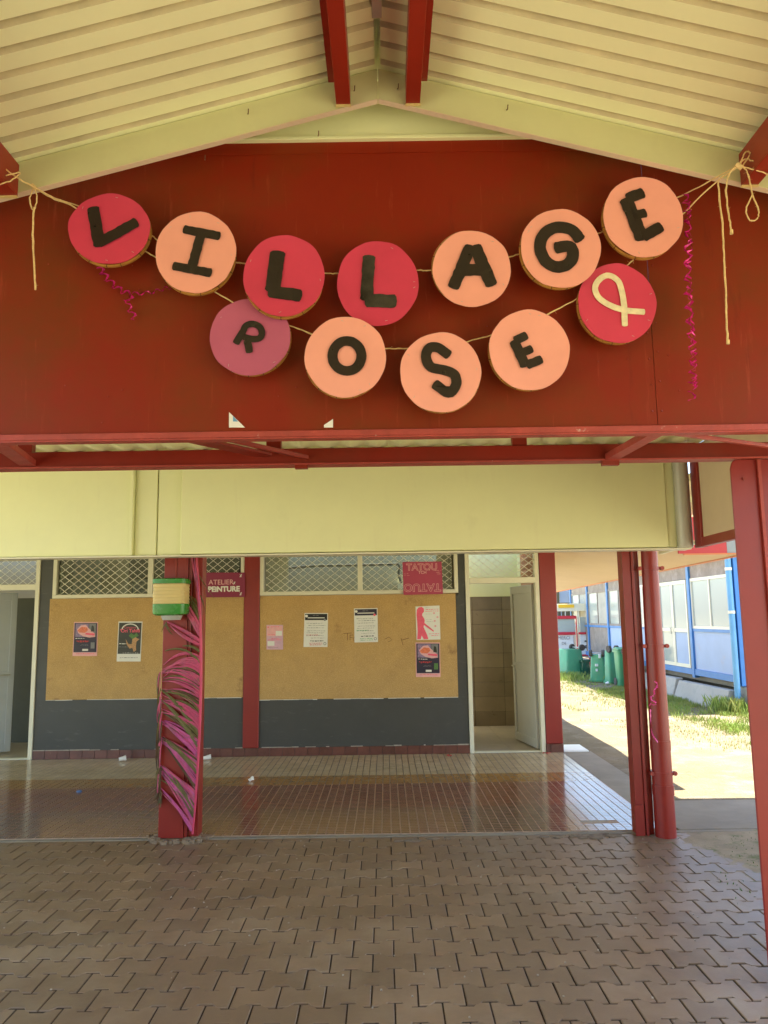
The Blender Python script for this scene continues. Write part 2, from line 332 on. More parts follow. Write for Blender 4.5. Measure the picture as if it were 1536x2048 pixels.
# mud and washed-in dirt over the right-hand pavers
def fbm(x, y):
    return 0.5*sin(x*5.3+1.1*sin(y*3.7))+0.3*sin(y*9.1+x*4.4+1.7)+0.2*sin(x*17.3-y*13.9)+0.15*sin(x*31+y*27+2)+0.1*sin(y*53-x*41)
mv = []; nx, ny = 120, 120
for j in range(ny+1):
    for i in range(nx+1):
        x = 1.7+3.0*i/nx; y = 3.4+2.70*j/ny
        edge = (x-2.02)*1.25 + (y-5.0)*0.30
        mv.append((x, y, -0.004 + min(0.0085, edge*0.011) + 0.0024*fbm(x, y)))
tag(MB().add(mv, [(j*(nx+1)+i, j*(nx+1)+i+1, (j+1)*(nx+1)+i+1, (j+1)*(nx+1)+i) for j in range(ny) for i in range(nx)]).build('soil', mat('washed_in_soil', (0.30, 0.25, 0.17), 0.95, 0.2, 5, 0.6, 90, dist=0.006, spots=[((0.12,0.15,0.05), 6, 0.52, 0.66)]), smooth=True), 'thin soil and moss washed over the pavers on the right', kind='stuff')
mos = MB()
for k in range(2600):
    x = random.uniform(1.95, 3.4); y = random.uniform(3.8, 6.05)
    if random.random() > min(1, max(0, (x-1.9)*0.8)) or fbm(x*1.7+3, y*1.3) < 0.12: continue
    h = random.uniform(0.004, 0.016); a = random.uniform(0, pi); w = 0.004
    mos.add([(x-w*cos(a), y-w*sin(a), 0.0), (x+w*cos(a), y+w*sin(a), 0.0), (x+random.uniform(-.008,.008), y+random.uniform(-.008,.008), h+0.002)], [(0,1,2)])
tag(mos.build('moss', mat('moss_green', (0.10,0.2,0.03), 0.7, 0.3, 30)), 'tiny green weeds between the right hand pavers', kind='stuff')

sm = MB()
for k in range(26):
    x = random.choice([0.25, 1.3, 1.45, 1.6])+random.gauss(0, .09); y = 5.99+random.gauss(0, .035); a = random.uniform(0.02, .06); n_ = 9
    sm.poly_z([(x+a*(1+.3*sin(3*t+k))*cos(t), y+a*.5*sin(t)*(1+.3*cos(2*t+k))) for t in [2*pi*i/n_ for i in range(n_)]], -0.004, 0.003+random.uniform(0, .006))
tag(sm.build('mortar_smears', M['mortar2']), 'crumbled mortar smears along the last paver row', kind='stuff')
# kerb strip + tiled gallery floor
kerb = MB().box(-9, 4.4, 6.055, 6.11, -0.05, 0.006).box(2.2, 9, 6.112, 6.325, -0.05, 0.012)
tag(kerb.build('kerb', M['conc'], bevel=0.003), 'narrow concrete edging between pavers and tiled floor', kind='structure')
floor = MB().box(-9, 2.10, 6.112, 7.885, -0.05, 0.0112).build('floor', M['groutL']); tag(floor, 'tiled gallery floor in cream, ochre and brown bands', kind='structure')
box('grout_bed', M['groutD'], floor, -9, 2.10, 7.887, 9.62, -0.05, 0.0112)
TX, TY = 0.0715, 0.0478
def tile_quads(mb, x, y, z, sx, sy):
    c = 0.002
    mb.add([(x,y,0.008),(x+sx,y,0.008),(x+sx,y+sy,0.008),(x,y+sy,0.008),(x+c,y+c,z),(x+sx-c,y+c,z),(x+sx-c,y+sy-c,z),(x+c,y+sy-c,z)],
           [(4,5,6,7),(0,1,5,4),(1,2,6,5),(2,3,7,6),(3,0,4,7)])
tile_me = {}
for key in ('tcream','tochre','tred','tdark'):
    b = MB(); tile_quads(b, 0, 0, 0.0125, TX-0.005, TY-0.0065); tile_me[key] = b.mesh('floor_tile', M[key])
bulk = {k: MB() for k in tile_me}
ntile = 0; rown = 0; y = 6.114
while y < 9.50:
    key = 'tdark' if y < 6.92 else 'tred' if y < 7.86 else 'tochre' if y < 8.27 else 'tcream'
    x = 2.095 - TX
    while x > -5.4:
        if not (abs(y-6.35) < 0.05 and abs(x-1.63) < 0.12):
            hid = -1.80 < x < -1.40 and y < 6.4
            if ntile < 290 and rown < 5 and -3.0 < x and not hid:
                o = inst('floor_tile', tile_me[key], floor, (x+0.0025, y, random.uniform(-.0004, .0004))); ntile += 1
            else: tile_quads(bulk[key], x+0.0025, y, 0.0125+random.uniform(-.0004, .0004), TX-0.005, TY-0.0065)
        x -= TX
    y += TY; rown += 1
for k, b in bulk.items(): tag(b.build('floor_tile', M[k], floor), kind='stuff')
# broken patch of bare mortar in the floor at the right
pp = [(1.63+0.11*cos(t)*(1+0.2*sin(3*t)), 6.36+0.05*sin(t)*(1+0.3*cos(2*t))) for t in [2*pi*k/16 for k in range(16)]]
MB().poly_z(pp, 0.0115, 0.0131).build('bare_patch', M['mortar'], floor)

# ------------------------------------------------------------------ gallery building
YW = 9.53
bld = thing('gallery_building', (-1.1, YW, 0), 'low dark grey building with cream fascia, barred windows and two open doors', 'building')
w = MB()
w.box(-4.26, 0.985, YW, YW+0.12, 0.0, 0.66).box(-4.10, 0.90, YW, YW+0.12, 0.66, 1.905)
w.box(-4.26, -4.10, YW, YW+0.12, 0.66, 2.45).box(0.90, 0.985, YW, YW+0.12, 0.66, 2.45)
w.build('wall', M['grey'], bld)
# skirting tiles
sk_me = MB().box(0, 0.146, 0, 0.012, 0, 0.098).mesh('skirting_tile', M['skirt'], bevel=0.002)
x = -4.26
while x < 0.84:
    inst('skirting_tile', sk_me, bld, (x+0.002, YW-0.0125, 0.010)); x += 0.150
inst('skirting_tile', sk_me, bld, (1.955, YW-0.045, 0.010))
e_ = MB(); x = -4.26
while x < 0.98:
    L_ = random.uniform(0.02, 0.3)
    if random.random() < 0.7: e_.box(x, min(0.98, x+L_), YW-0.011, YW-0.001, 0.1085, 0.1085+random.uniform(0.004, 0.014))
    x += L_+0.004
tag(e_.build('chipped_plaster', M['mortar'], bld), kind='stuff')
# red wall columns
for (x0, x1) in ((-1.735, -1.545), (1.905, 2.105)):
    m = MB().box(x0, x1, YW-0.03, YW+0.12, 0.11 if x0 < 0 else 0.11, 2.45)
    m.build('column', M['redpost'], bld, bevel=0.006)
box('column_base', M['skirt'], bld, 1.903, 2.108, YW-0.032, YW+0.12, 0.005, 0.108)
# interior shell
sh = MB()
sh.box(-7.5, 2.10, 9.66, 13.6, -0.04, 0.006)
sh.build('room_floor', M['ftile'], bld)
sh = MB(); sh.box(-7.5, 0.98, 13.5, 13.62, 0, 3.2).box(-4.30, -4.22, 9.66, 12.8, 0, 2.74).box(-1.66, -1.60, 9.66, 12.8, 0, 2.74).box(-7.5, -7.4, 9.55, 13.5, 0, 2.74)
sh.build('inner_wall', M['room'], bld)
box('inner_ceiling', M['cream'], bld, -7.5, 0.98, 9.62, 12.9, 2.74, 2.82)  # stops short of the back wall; hidden gap added to light the rooms
box('dark_partition', M['roomd'], bld, -5.5, -4.305, 10.9, 10.96, 0, 1.98)
box('dark_cabinet', M['roomd'], bld, -3.86, -2.0, 11.6, 11.7, 0, 2.72)
box('pale_locker', mat('pale_locker_paint', (0.45,0.52,0.52), 0.3), bld, -4.21, -3.86, 10.4, 10.5, 0, 2.7)
box('white_screen', mat('screen_white', (0.62,0.68,0.68), 0.35), bld, -3.75, -2.35, 11.45, 11.55, 0.3, 2.25)
# black cable on the room wall behind the right window
cb = MB().tube([at(568,1172,13.2), at(570,1150,13.2), at(576,1136,13.2), at(600,1134,13.2), at(640,1131,13.2), at(720,1130,13.2), at(796,1128,13.2), at(800,1134,13.2), at(797,1148,13.2), at(803,1166,13.2)], 0.024, 6)
cb.build('cable', M['cable'], bld, smooth=True)
for (px) in (805, 885): p = at(px, 1175, 13.3); box('switch_box', M['frame'], bld, p.x-0.08, p.x+0.08, 13.3, 13.499, p.z-0.06, p.z+0.07)
# gallery ceiling, fascia
box('gallery_ceiling', M['cream'], bld, -8, 2.30, 5.66, 9.66, 2.455, 2.50)
fa = [(-8, -1.862, 5.60), (-1.862, -1.835, 5.575), (-1.835, -1.672, 5.615), (-1.672, -1.668, 5.63), (-1.668, -1.488, 5.622), (-1.488, 2.075, 5.585), (2.075, 2.21, 5.600)]
for i, (x0, x1, y0) in enumerate(fa):
    if x1-x0 < 0.01: continue
    MB().box(x0, x1-0.003, y0, 5.66, 2.108 + (0.0 if i < 5 else 0.004), 2.86).build('fascia_panel', M['cream'], bld, bevel=0.004)
box('fascia_lip', M['frame'], bld, -8, 2.23, 5.57, 5.70, 2.094, 2.104)
MB().tube([(2.185, 5.57, 2.105), (2.185, 5.57, 2.86)], 0.055, 20).build('corner_pipe', M['metal'], bld, smooth=True)

# windows with expanded grille
def grille(mb, x0, x1, z0, z1, y, w=0.112, h=0.088, t=0.0065):
    s = h/w
    for sg in (1, -1):
        c = x0-(z1-z0)/s-w
        while c < x1+(z1-z0)/s+w:
            pts = []
            # line: z = z0 + sg*s*(x-c)
            xa, xb = (c, c+(z1-z0)/s) if sg > 0 else (c-(z1-z0)/s, c)
            a, b = max(xa, x0), min(xb, x1)
            if b-a > 0.01:
                n = max(1, int((b-a)/(w/2)))
                mb.bar((a, y+0.004*sg, z0+sg*s*(a-c)), (b, y+0.004*sg, z0+sg*s*(b-c)), 0.004, t)
            c += w
def window(x0, x1, z0, z1, mull, y=YW-0.02):
    fr = MB(); t = 0.045
    fr.box(x0, x1, y, y+0.09, z0, z0+t).box(x0, x1, y, y+0.09, z1-t, z1)
    fr.box(x0, x0+t, y+0.001, y+0.089, z0+t, z1-t).box(x1-t, x1, y+0.001, y+0.089, z0+t, z1-t)
    o = fr.build('window', M['frame'], bld, bevel=0.003)
    xs = [x0+t] + mull + [x1-t]
    for m in mull: box('mullion', M['frame'], o, m-0.03, m+0.03, y-0.006, y+0.06, z0+t, z1-t, bevel=0.003)
    for a, b in zip(xs[:-1], xs[1:]):
        a += 0.025; b -= 0.025
        box('pane', M['glass'], o, a, b, y+0.05, y+0.055, z0+t, z1-t)
        g = MB(); grille(g, a, b, z0+t, z1-t, y+0.03); g.build('grille', M['frame'], o)
    return o
wz0, wz1 = 1.925, 2.445
window(-4.10, -1.737, wz0, wz1, [at(302,1150,YW).x])
window(-1.543, 0.90, wz0, wz1, [at(720,1150,YW).x])
# doors
def door_frame(x0, x1, left_open=False):
    y = YW-0.02; t = 0.05
    fr = MB().box(x0, x0+t, y, y+0.11, 0.01, 2.445).box(x1-t, x1, y, y+0.11, 0.01, 2.445)
    fr.box(x0+t, x1-t, y+0.001, y+0.109, 2.40, 2.444).box(x0+t, x1-t, y+0.002, y+0.108, 2.035, 2.105).box(x0+t, x1-t, y+0.02, y+0.10, 0.010, 0.024)
    o = fr.build('door_frame', M['frame'], bld, bevel=0.003)
    g = MB(); grille(g, x0+t, x1-t, 2.105, 2.40, y+0.04); g.build('grille', M['frame'], o)
    return o
door_frame(0.99, 1.90); door_frame(-5.45, -4.262)
def leaf(hinge, end, m, hx):
    h = Vector(hinge); e = Vector(end); d = (e-h).normalized(); n = Vector((-d.y, d.x, 0)); L = (e-h).length
    root = MB()
    def slab(mb, a, b, z0, z1, off, th):
        p = h+d*a+n*off; q = h+d*b+n*off
        mb.bar((p.x, p.y, (z0+z1)/2), (q.x, q.y, (z0+z1)/2), th, z1-z0)
    slab(root, 0, 0.07, 0.03, 2.02, 0, 0.05); slab(root, L-0.07, L, 0.03, 2.02, 0, 0.05)
    slab(root, 0.07, L-0.07, 0.03, 0.13, 0, 0.048); slab(root, 0.07, L-0.07, 1.92, 2.02, 0, 0.048); slab(root, 0.07, L-0.07, 0.94, 1.03, 0, 0.048)
    o = root.build('door', m, bld, bevel=0.003)
    for z0, z1 in ((0.13, 0.94), (1.03, 1.92)):
        b = MB(); slab(b, 0.07, L-0.07, z0, z1, 0, 0.02); b.build('door_panel', m, o)
    p = h+d*(L-0.05)+n*0.05*hx; q = h+d*(L-0.19 if hx < 9 else L)+n*0.06*hx
    hb = MB().tube([(h+d*(L-0.045)), p], 0.009, 8); hb = hb.tube([p, q], 0.009, 8)
    for v in range(len(hb.v)): hb.v[v] = (hb.v[v][0], hb.v[v][1], hb.v[v][2]+0.98)
    hb.build('handle', M['metal'], o, smooth=True)
    return o
leaf((1.845, 9.66, 0), (1.715, 10.47, 0), M['door'], 1)
leaf((-5.38, 9.64, 0), (-4.78, 10.05, 0), M['doorL'], -1)
# small tiled room behind the right door
box('inner_wall', M['cream'], bld, 0.86, 2.10, 11.78, 11.9, 1.93, 2.74)
box('inner_ceiling', M['cream'], bld, 0.985, 2.10, 9.67, 11.1, 2.742, 2.82)  # cut short at the rear; unseen gap added to brighten this room
box('inner_wall', M['room'], bld, 0.80, 0.985, 9.67, 11.9, 0, 2.74)
sw = MB().box(2.02, 2.10, 9.67, 11.9, 0, 1.98).box(2.02, 2.10, 9.67, 9.95, 1.98, 2.74).box(2.02, 2.10, 11.5, 11.9, 1.98, 2.74).box(2.02, 2.10, 9.95, 11.5, 2.55, 2.74)
sw.build('inner_wall', M['cream'], bld)
box('tile_backing', M['bed'], bld, 0.985, 2.02, 11.80, 11.9, 0.0, 1.93)
wt = MB().box(0, 0.447, 0, 0.012, 0, 0.212).mesh('wall_tile', M['wtile'], bevel=0.003)
for j in range(9):
    for i in range(3):
        xx = 0.87+i*0.452
        if xx + 0.44 < 2.3 and xx < 1.9: inst('wall_tile', wt, bld, (xx if i else 0.99-0.12, 11.786, 0.012+j*0.2145))
ft = MB().box(0, 0.515, 0, 0.445, 0, 0.006).mesh('floor_tile', M['ftile'], bevel=0.002)
for j in range(5):
    for i in range(2): inst('floor_tile', ft, bld, (0.988+i*0.518, 9.665+j*0.449, 0.008))
# perforated terracotta blocks high in the side wall
bk = MB()
for (a, b, c, d) in ((0, .10, 0, .012), (0, .10, .083, .095), (0, .012, .012, .083), (.088, .10, .012, .083), (.045, .055, .012, .083)):
    bk.box(0, 0.07, a, b, c, d)
bk_me = bk.mesh('claustra_block', M['brick'])
for j in range(6):
    for i in range(15): inst('claustra_block', bk_me, bld, (2.025, 9.955+i*0.103, 1.982+j*0.095))

# side overhang with salmon edge
ov = thing('eave_overhang', (3.2, 12, 2.2), 'long brown soffit overhang with salmon edge running along the right side of the building', 'roof')
def quadslab(name, m, parent, pts, th):
    q = [Vector(p) for p in pts]
    return MB().add(q + [p+Vector((0,0,th)) for p in q], [(0,1,2,3),(7,6,5,4),(0,4,5,1),(1,5,6,2),(2,6,7,3),(3,7,4,0)]).build(name, m, parent)
EX = 3.65
en = atx(1475, 1110, EX); ef = atx(1113, 1183, EX)
zn = en.z + (7.6-en.y)*(ef.z-en.z)/(ef.y-en.y); zf = ef.z + (17.5-ef.y)*(ef.z-en.z)/(ef.y-en.y)
quadslab('soffit', M['soffit'], ov, [(2.112,7.62,2.43),(EX,7.62,zn),(EX,17.5,zf),(2.112,17.5,2.40)], 0.05)
quadslab('edge_trim', M['orangetrim'], ov, [(EX+0.002,7.60,zn-0.010),(EX+0.05,7.60,zn-0.010),(EX+0.05,17.5,zf-0.010),(EX+0.002,17.5,zf-0.010)], 0.13)
za = at(1400, 1109.5, 7.58).z
box('front_trim', M['orangetrim'], ov, 2.95, EX, 7.56, 7.60, za, za+0.012)
box('front_board', M['pinkbd'], ov, 2.9, at(1453,1100,7.58).x, 7.57, 7.598, za+0.014, 2.58)
box('front_board_end', M['palebl'], ov, at(1453,1100,7.58).x+0.003, EX+0.04, 7.572, 7.598, za+0.014, 2.56)
a = at(1322, 1111.5, 7.5); b = at(1474, 1066, 6.0)
MB().bar(a+Vector((0,0,.028)), b+Vector((0,0,.028)), 0.04, 0.03).build('gutter', M['frame'], ov)
box('roof_slab', M['soffit'], ov, 2.31, 6.2, 5.50, 7.22, 2.62, 2.68)
box('roof_slab', M['soffit'], ov, 2.31, EX, 7.222, 7.75, 2.60, 2.66)  # unseen slab added to stop sun leaking between roof and soffit
box('building_roof', M['conc'], ov, 0.9, 2.28, 5.5, 11.1, 2.87, 2.92)
box('building_roof', M['conc'], ov, -8, 0.897, 5.5, 12.9, 2.87, 2.92)

# ------------------------------------------------------------------ passage roof between canopy and fascia
link = thing('link_roof', (0, 4.3, 2.36), 'red steel framework and corrugated sheet roofing the gap between the gable panel and the cream fascia', 'roof')
box('front_beam', M['red'], link, -3.4, 1.95, 3.60, 3.66, 2.366, 2.438, bevel=0.002)
box('beam_flange', M['redlip'], link, -3.4, 1.95, 3.585, 3.665, 2.357, 2.365)
box('rear_beam', M['red'], link, -3.6, 2.2, 5.30, 5.36, 2.768, 2.822, bevel=0.002)
rf = MB(); k = 0; xs = []
x = -7.0
while x < 2.25: xs.append((x, 2.832+0.012*sin(2*pi*x/0.177))); x += 0.0221
q = [(x, 3.09, z+0.02) for x, z in xs] + [(x, 5.60, z) for x, z in xs]
n = len(xs); rf.add(q, [(i, i+1, n+i+1, n+i) for i in range(n-1)])
rs = rf.build('roof_sheet', M['roof'], link, smooth=True)
box('roof_slab', M['conc'], link, -8.0, 6.2, 3.09, 5.8, 2.95, 3.0)
def hbar(p, q, w, h, z, m='red'):
    MB().bar((p[0], p[1], z), (q[0], q[1], z), w, h).build('brace', M[m], link, bevel=0.002)
hbar((-1.60, 3.09), (-1.69, 3.585), 0.075, 0.03, 2.385, 'redlip')
hbar((-0.93, 3.09), (-0.56, 3.59), 0.09, 0.014, 2.405)
hbar((-0.74, 3.09), (-0.36, 3.59), 0.018, 0.02, 2.392)
hbar((1.125, 3.09), (1.085, 3.59), 0.062, 0.03, 2.374, 'redlip')
hbar((1.17, 3.09), (2.15, 3.60), 0.022, 0.016, 2.37, 'redlip')
for xx in (-1.72, -0.525, 0.655): box('strut', M['red'], link, xx-0.035, xx+0.035, 3.61, 3.65, 2.439, 2.83)
MB().box(-0.42, -0.36, 3.59, 3.62, 2.34, 2.357).build('bolt_plate', M['red'], link)
p = at(1225, 925, 3.6); MB().box(p.x-0.05, p.x+0.03, 3.59, 3.62, 2.335, 2.357).build('bolt_plate', M['red'], link)
# right side valance
va = thing('side_valance', (2.27, 4.6, 2.1), 'cream panel in a dark red frame closing the right side above head height', 'panel')
box('panel', M['soffit'], va, 2.268, 2.285, 3.70, 5.44, 2.168, 2.84)
fr = MB().box(2.25, 2.30, 5.442, 5.56, 2.10, 2.84).box(2.25, 2.30, 3.70, 5.44, 2.102, 2.166)
fr.build('frame', M['redpost'], va, bevel=0.003)

# ------------------------------------------------------------------ posts
def hpost(name, x0, x1, y0, label, h=2.46, extra=None):
    o = thing(name, ((x0+x1)/2, y0, 0), label, 'post', 'red steel posts holding up the roofs')
    return o
YP = 6.03
xa_ = at(316, 1665, YP).x; xb_ = at(366, 1665, YP).x; xc_ = at(373, 1665, YP).x; xd_ = at(394, 1665, YP).x
pl = hpost('steel_post', -1.737, -1.45, YP, 'red steel post wrapped in a pink painted palm frond')
b = MB().box(xa_, xb_, YP, YP+.015, 0.02, 2.45).box((xa_+xb_)/2-.005, (xa_+xb_)/2+.005, YP+.015, YP+.16, 0.02, 2.45).box(xa_, xb_, YP+.16, YP+.175, 0.02, 2.45)
b.build('flange_section', M['redpost'], pl, bevel=0.002)
MB().box(xc_+.003, xd_, YP+.035, YP+.165, 0.02, 2.45).build('side_channel', M['redpost'], pl, bevel=0.004)
MB().box(xb_+.002, xc_, YP+.012, YP+.034, 0.02, 2.45).build('corner_strip', M['redpost'], pl, bevel=0.002)
box('weld_bead', M['redlip'], pl, xb_-.10, xb_-.09, YP-.007, YP-.001, 1.95, 2.12)
mo = MB(); pts = []
pts = [(-1.60+0.22*cos(t)*(1+0.22*sin(3*t+1)+0.1*sin(7*t)), 6.09+0.12*sin(t)*(1+0.25*cos(2*t)+0.1*sin(5*t))) for t in [2*pi*k/26 for k in range(26)]]
mo.poly_z(pts, -0.01, 0.014)
for k in range(70):
    t = random.uniform(0, 2*pi); rr = random.uniform(0.6, 1.15); s = random.uniform(0.008, 0.022)
    cx, cyy = -1.60+0.21*cos(t)*rr, 6.08+0.12*sin(t)*rr
    mo.box(cx-s, cx+s, cyy-s, cyy+s, -0.01, random.uniform(0.012, 0.028))
mo.build('mortar_foot', mat('crumbled_mortar', (0.30,0.23,0.16), 0.95, 0.3, 25, 0.7, 90), pl)
pr = hpost('steel_post', 1.85, 2.0, 6.0, 'dark red steel post with a round drainpipe strapped to its right side')
b = MB().box(1.850, 1.915, 6.0, 6.12, 0.0, 2.46).box(1.917, 1.938, 5.985, 6.10, 0.0, 2.46).box(1.94, 1.985, 6.02, 6.12, 0.0, 2.46)
b.build('flange_section', M['redpost'], pr, bevel=0.003)
box('foot_plate', M['redpost'], pr, 1.838, 1.905, 5.985, 5.998, 0.0, 0.22)
dp = thing('drainpipe', (2.06, 5.97, 0), 'round red drainpipe with strap collars beside the right hand post', 'drainpipe')
MB().tube([(2.052, 5.97, 0.0), (2.052, 5.97, 1.0), (2.056, 5.97, 2.45)], [0.076, 0.070, 0.058], 24).build('pipe', M['redpost'], dp, smooth=True)
for (py) in (1137, 1292, 1546):
    z = at(1300, py, 5.97).z
    MB().tube([(2.053, 5.97, z-0.012), (2.053, 5.97, z+0.012)], 0.0745+0.004*(z < 1), 24).build('collar', M['redpost'], dp, smooth=True)
    for sx in (-1, 1):
        MB().tube([(2.053+sx*0.085, 5.955, z), (2.053+sx*0.085, 5.93, z)], 0.016, 10).build('collar_bolt', M['redlip'], dp, smooth=True)
for z in (0.30, 0.62): MB().tube([(2.052, 5.97, z), (2.052, 5.97, z+0.07)], 0.0755+0.003*(z < .5), 24).build('joint_sleeve', M['redpost'], dp, smooth=True)
pn = hpost('steel_post', 1.66, 1.86, 3.6, 'broad dark red post at the right edge of the view, nearest of the posts')
b = MB().poly_y([(1.651, 0.0), (1.92, 0.0), (1.92, 2.355), (1.675, 2.355), (1.660, 2.34), (1.651, 2.31)], 3.60, 3.612); b.build('hollow_section', M['redpost'], pn, bevel=0.004)
box('rear_web', M['redpost'], pn, 1.78, 1.80, 3.613, 3.75, 0, 2.35)
box('side_flange', M['redlip'], pn, 1.775, 1.79, 3.585, 3.598, 0.0, 2.35)
MB().tube([(1.71, 3.60, 2.26), (1.71, 3.592, 2.26)], 0.008, 8).build('bolt_head', M['red'], pn)

# ------------------------------------------------------------------ canopy
can = thing('canopy', (0, 1, 2.36), 'gabled canopy overhead with cream corrugated sheets, red purlins and a red gable panel', 'canopy')
SL, ZR = 0.268, 3.862
for s in (-1, 1):
    q = []; ys = []
    y = -6.05
    while y < 2.88:
        ys += [(y, 0), (y+0.068, 0), (y+0.076, 0.022), (y+0.092, 0.022)]; y += 0.1
    nseg = 6
    for (yy, dz) in ys:
        for i in range(nseg+1):
            xx = s*2.75*i/nseg; q.append((xx if i else s*0.012, yy+0.0, ZR-SL*abs(xx)+dz))
    n = nseg+1
    rfm = MB().add(q, [(j*n+i, j*n+i+1, (j+1)*n+i+1, (j+1)*n+i) for j in range(len(ys)-1) for i in range(nseg)])
    ro = rfm.build('roof_sheet', M['roof'], can); ro.data.materials.append(M['roofshade'])
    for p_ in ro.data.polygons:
        if max(ro.data.vertices[v].co.z + SL*abs(ro.data.vertices[v].co.x) for v in p_.vertices) > ZR-2.36+0.02: p_.material_index = 1  # groove faces take the darker, painted-in shade
    top = MB().add([(0, -6.1, ZR+0.075), (s*2.8, -6.1, ZR+0.075-SL*2.8), (s*2.8, 3.09, ZR+0.075-SL*2.8), (0, 3.09, ZR+0.075)], [(0,1,2,3)]); top.build('roof_skin', M['roof'], can)
    # rake beam in front of the gable
    x1 = 2.75
    zb, zt = 3.722, 3.868
    MB().poly_y([(s*0.0015, zb), (s*x1, zb-SL*x1), (s*x1, zt-SL*x1-0.01), (s*0.0015, zt-0.01)], 2.872, 2.890).build('rake_beam', M['rake'], can)
    MB().poly_y([(s*0.0015, zb-0.004), (s*x1, zb-SL*x1-0.004), (s*x1, zb-SL*x1-0.001), (s*0.0015, zb-0.001)], 2.866, 2.894).build('rake_lip', M['soffit'], can)
    # purlins
    for (xa, xb, zz) in ((0.112, 0.170, 3.692), (1.445, 1.51, 3.318)):
        zt2 = ZR-SL*xb-0.003
        ycut = 2.868 if xa < 1 else 2.868
        pm = MB()
        pm.box(min(s*xa, s*xb), max(s*xa, s*xb), -6.0, ycut, zz, zz+0.008)
        pm.box(min(s*xb, s*(xb-0.008)), max(s*xb, s*(xb-0.008)), -6.0, ycut, zz+0.008, zt2)
        pm.box(min(s*xa, s*(xa+0.008)), max(s*xa, s*(xa+0.008)), -6.0, ycut, zz+0.008, zt2)
        pm.build('purlin', M['red'], can, bevel=0.001)
        pm = MB().box(min(s*(xb+0.002), s*(xb+0.028)), max(s*(xb+0.002), s*(xb+0.028)), -6.0, ycut-0.06, zz+0.06, zz+0.075)
        pm.build('purlin_flange', M['red'], can)
        box('purlin_pad', M['yellow'] if False else M['lcream'], can, min(s*xa, s*xb)-0.002, max(s*xa, s*xb)+0.002, ycut-0.012, ycut+0.001, zz-0.006, zz-0.001)
    # outer edge beam
    box('edge_beam', M['red'], can, min(s*2.7, s*2.76), max(s*2.7, s*2.76), -6.0, 3.0, 2.98, 3.10)
box('ridge_flashing', M['metal'], can, -0.018, 0.018, -6.0, 2.60, ZR-0.006, ZR-0.002)
# gable panels
rear = thing('rear_light_block', (0, -6.4, 0), 'added unseen wall behind the viewer, blocking light from that side', 'building')  # unseen wall added to cut the light coming from behind
box('wall', M['soffit'], rear, -7, 7, -6.5, -6.2, 0, 5.0)
box('base_band', M['grey'], rear, -7, 7, -6.198, -6.18, 0, 1.0)
def gz(x): return 3.915-SL*abs(x)
XS = 1.118
MB().poly_y([(-3.0, 2.385), (XS-0.0012, 2.385), (XS-0.0012, gz(XS)-0.02), (0.95, 3.608), (-0.95, 3.608), (-3.0, gz(3.0))], 3.05, 3.062).build('gable_panel', M['redpanel'], can)
MB().poly_y([(XS+0.0012, 2.385), (3.0, 2.385), (3.0, gz(3.0)), (XS+0.0012, gz(XS)-0.02)], 3.0495, 3.0615).build('gable_panel', M['redpanel'], can)
MB().poly_y([(-0.9, 3.668), (0.9, 3.668), (0.9, 3.66), (0.0, 3.90), (-0.9, 3.66)][:2] + [(0.45, 3.80), (0.0, 3.93), (-0.45, 3.80)], 3.040, 3.055).build('gable_infill', M['cream'], can)
box('gable_ledge', M['cream'], can, -0.95, 0.95, 3.022, 3.056, 3.652, 3.667, bevel=0.002)
box('gable_cover_strip', M['redpanel'], can, -0.95, 0.95, 3.046, 3.056, 3.60, 3.652)
box('bottom_angle', M['redlip'], can, -3.0, 3.0, 3.038, 3.049, 2.362, 2.388, bevel=0.002)
box('bottom_flange', M['redlip'], can, -3.0, 3.0, 3.040, 3.09, 2.355, 2.361)
rv = MB()
for x in (XS-0.018, XS+0.02):
    z = 2.45
    while z < 3.4:
        rv.tube([(x+random.uniform(-.002,.002), 3.049, z), (x, 3.0455, z)], 0.0035, 6); z += 0.125 if x > XS else 0.11
for k in range(16):
    x = random.uniform(-1.4, 1.5); z = random.uniform(2.42, 3.3); rv.tube([(x, 3.05, z), (x, 3.0465, z)], 0.003, 6)
tag(rv.build('rivet', M['red'], can), kind='stuff')
# small nails and hooks on the rake beam
for (px, py) in ((496, 228), (1013, 220), (708, 182), (795, 178), (636, 272), (410, 320)):
    p = at(px, py, 2.87); MB().tube([p, p+Vector((0.003, -0.012, -0.004)), p+Vector((0.004, -0.016, 0.012))], 0.0022, 5).build('nail', M['node'], can)

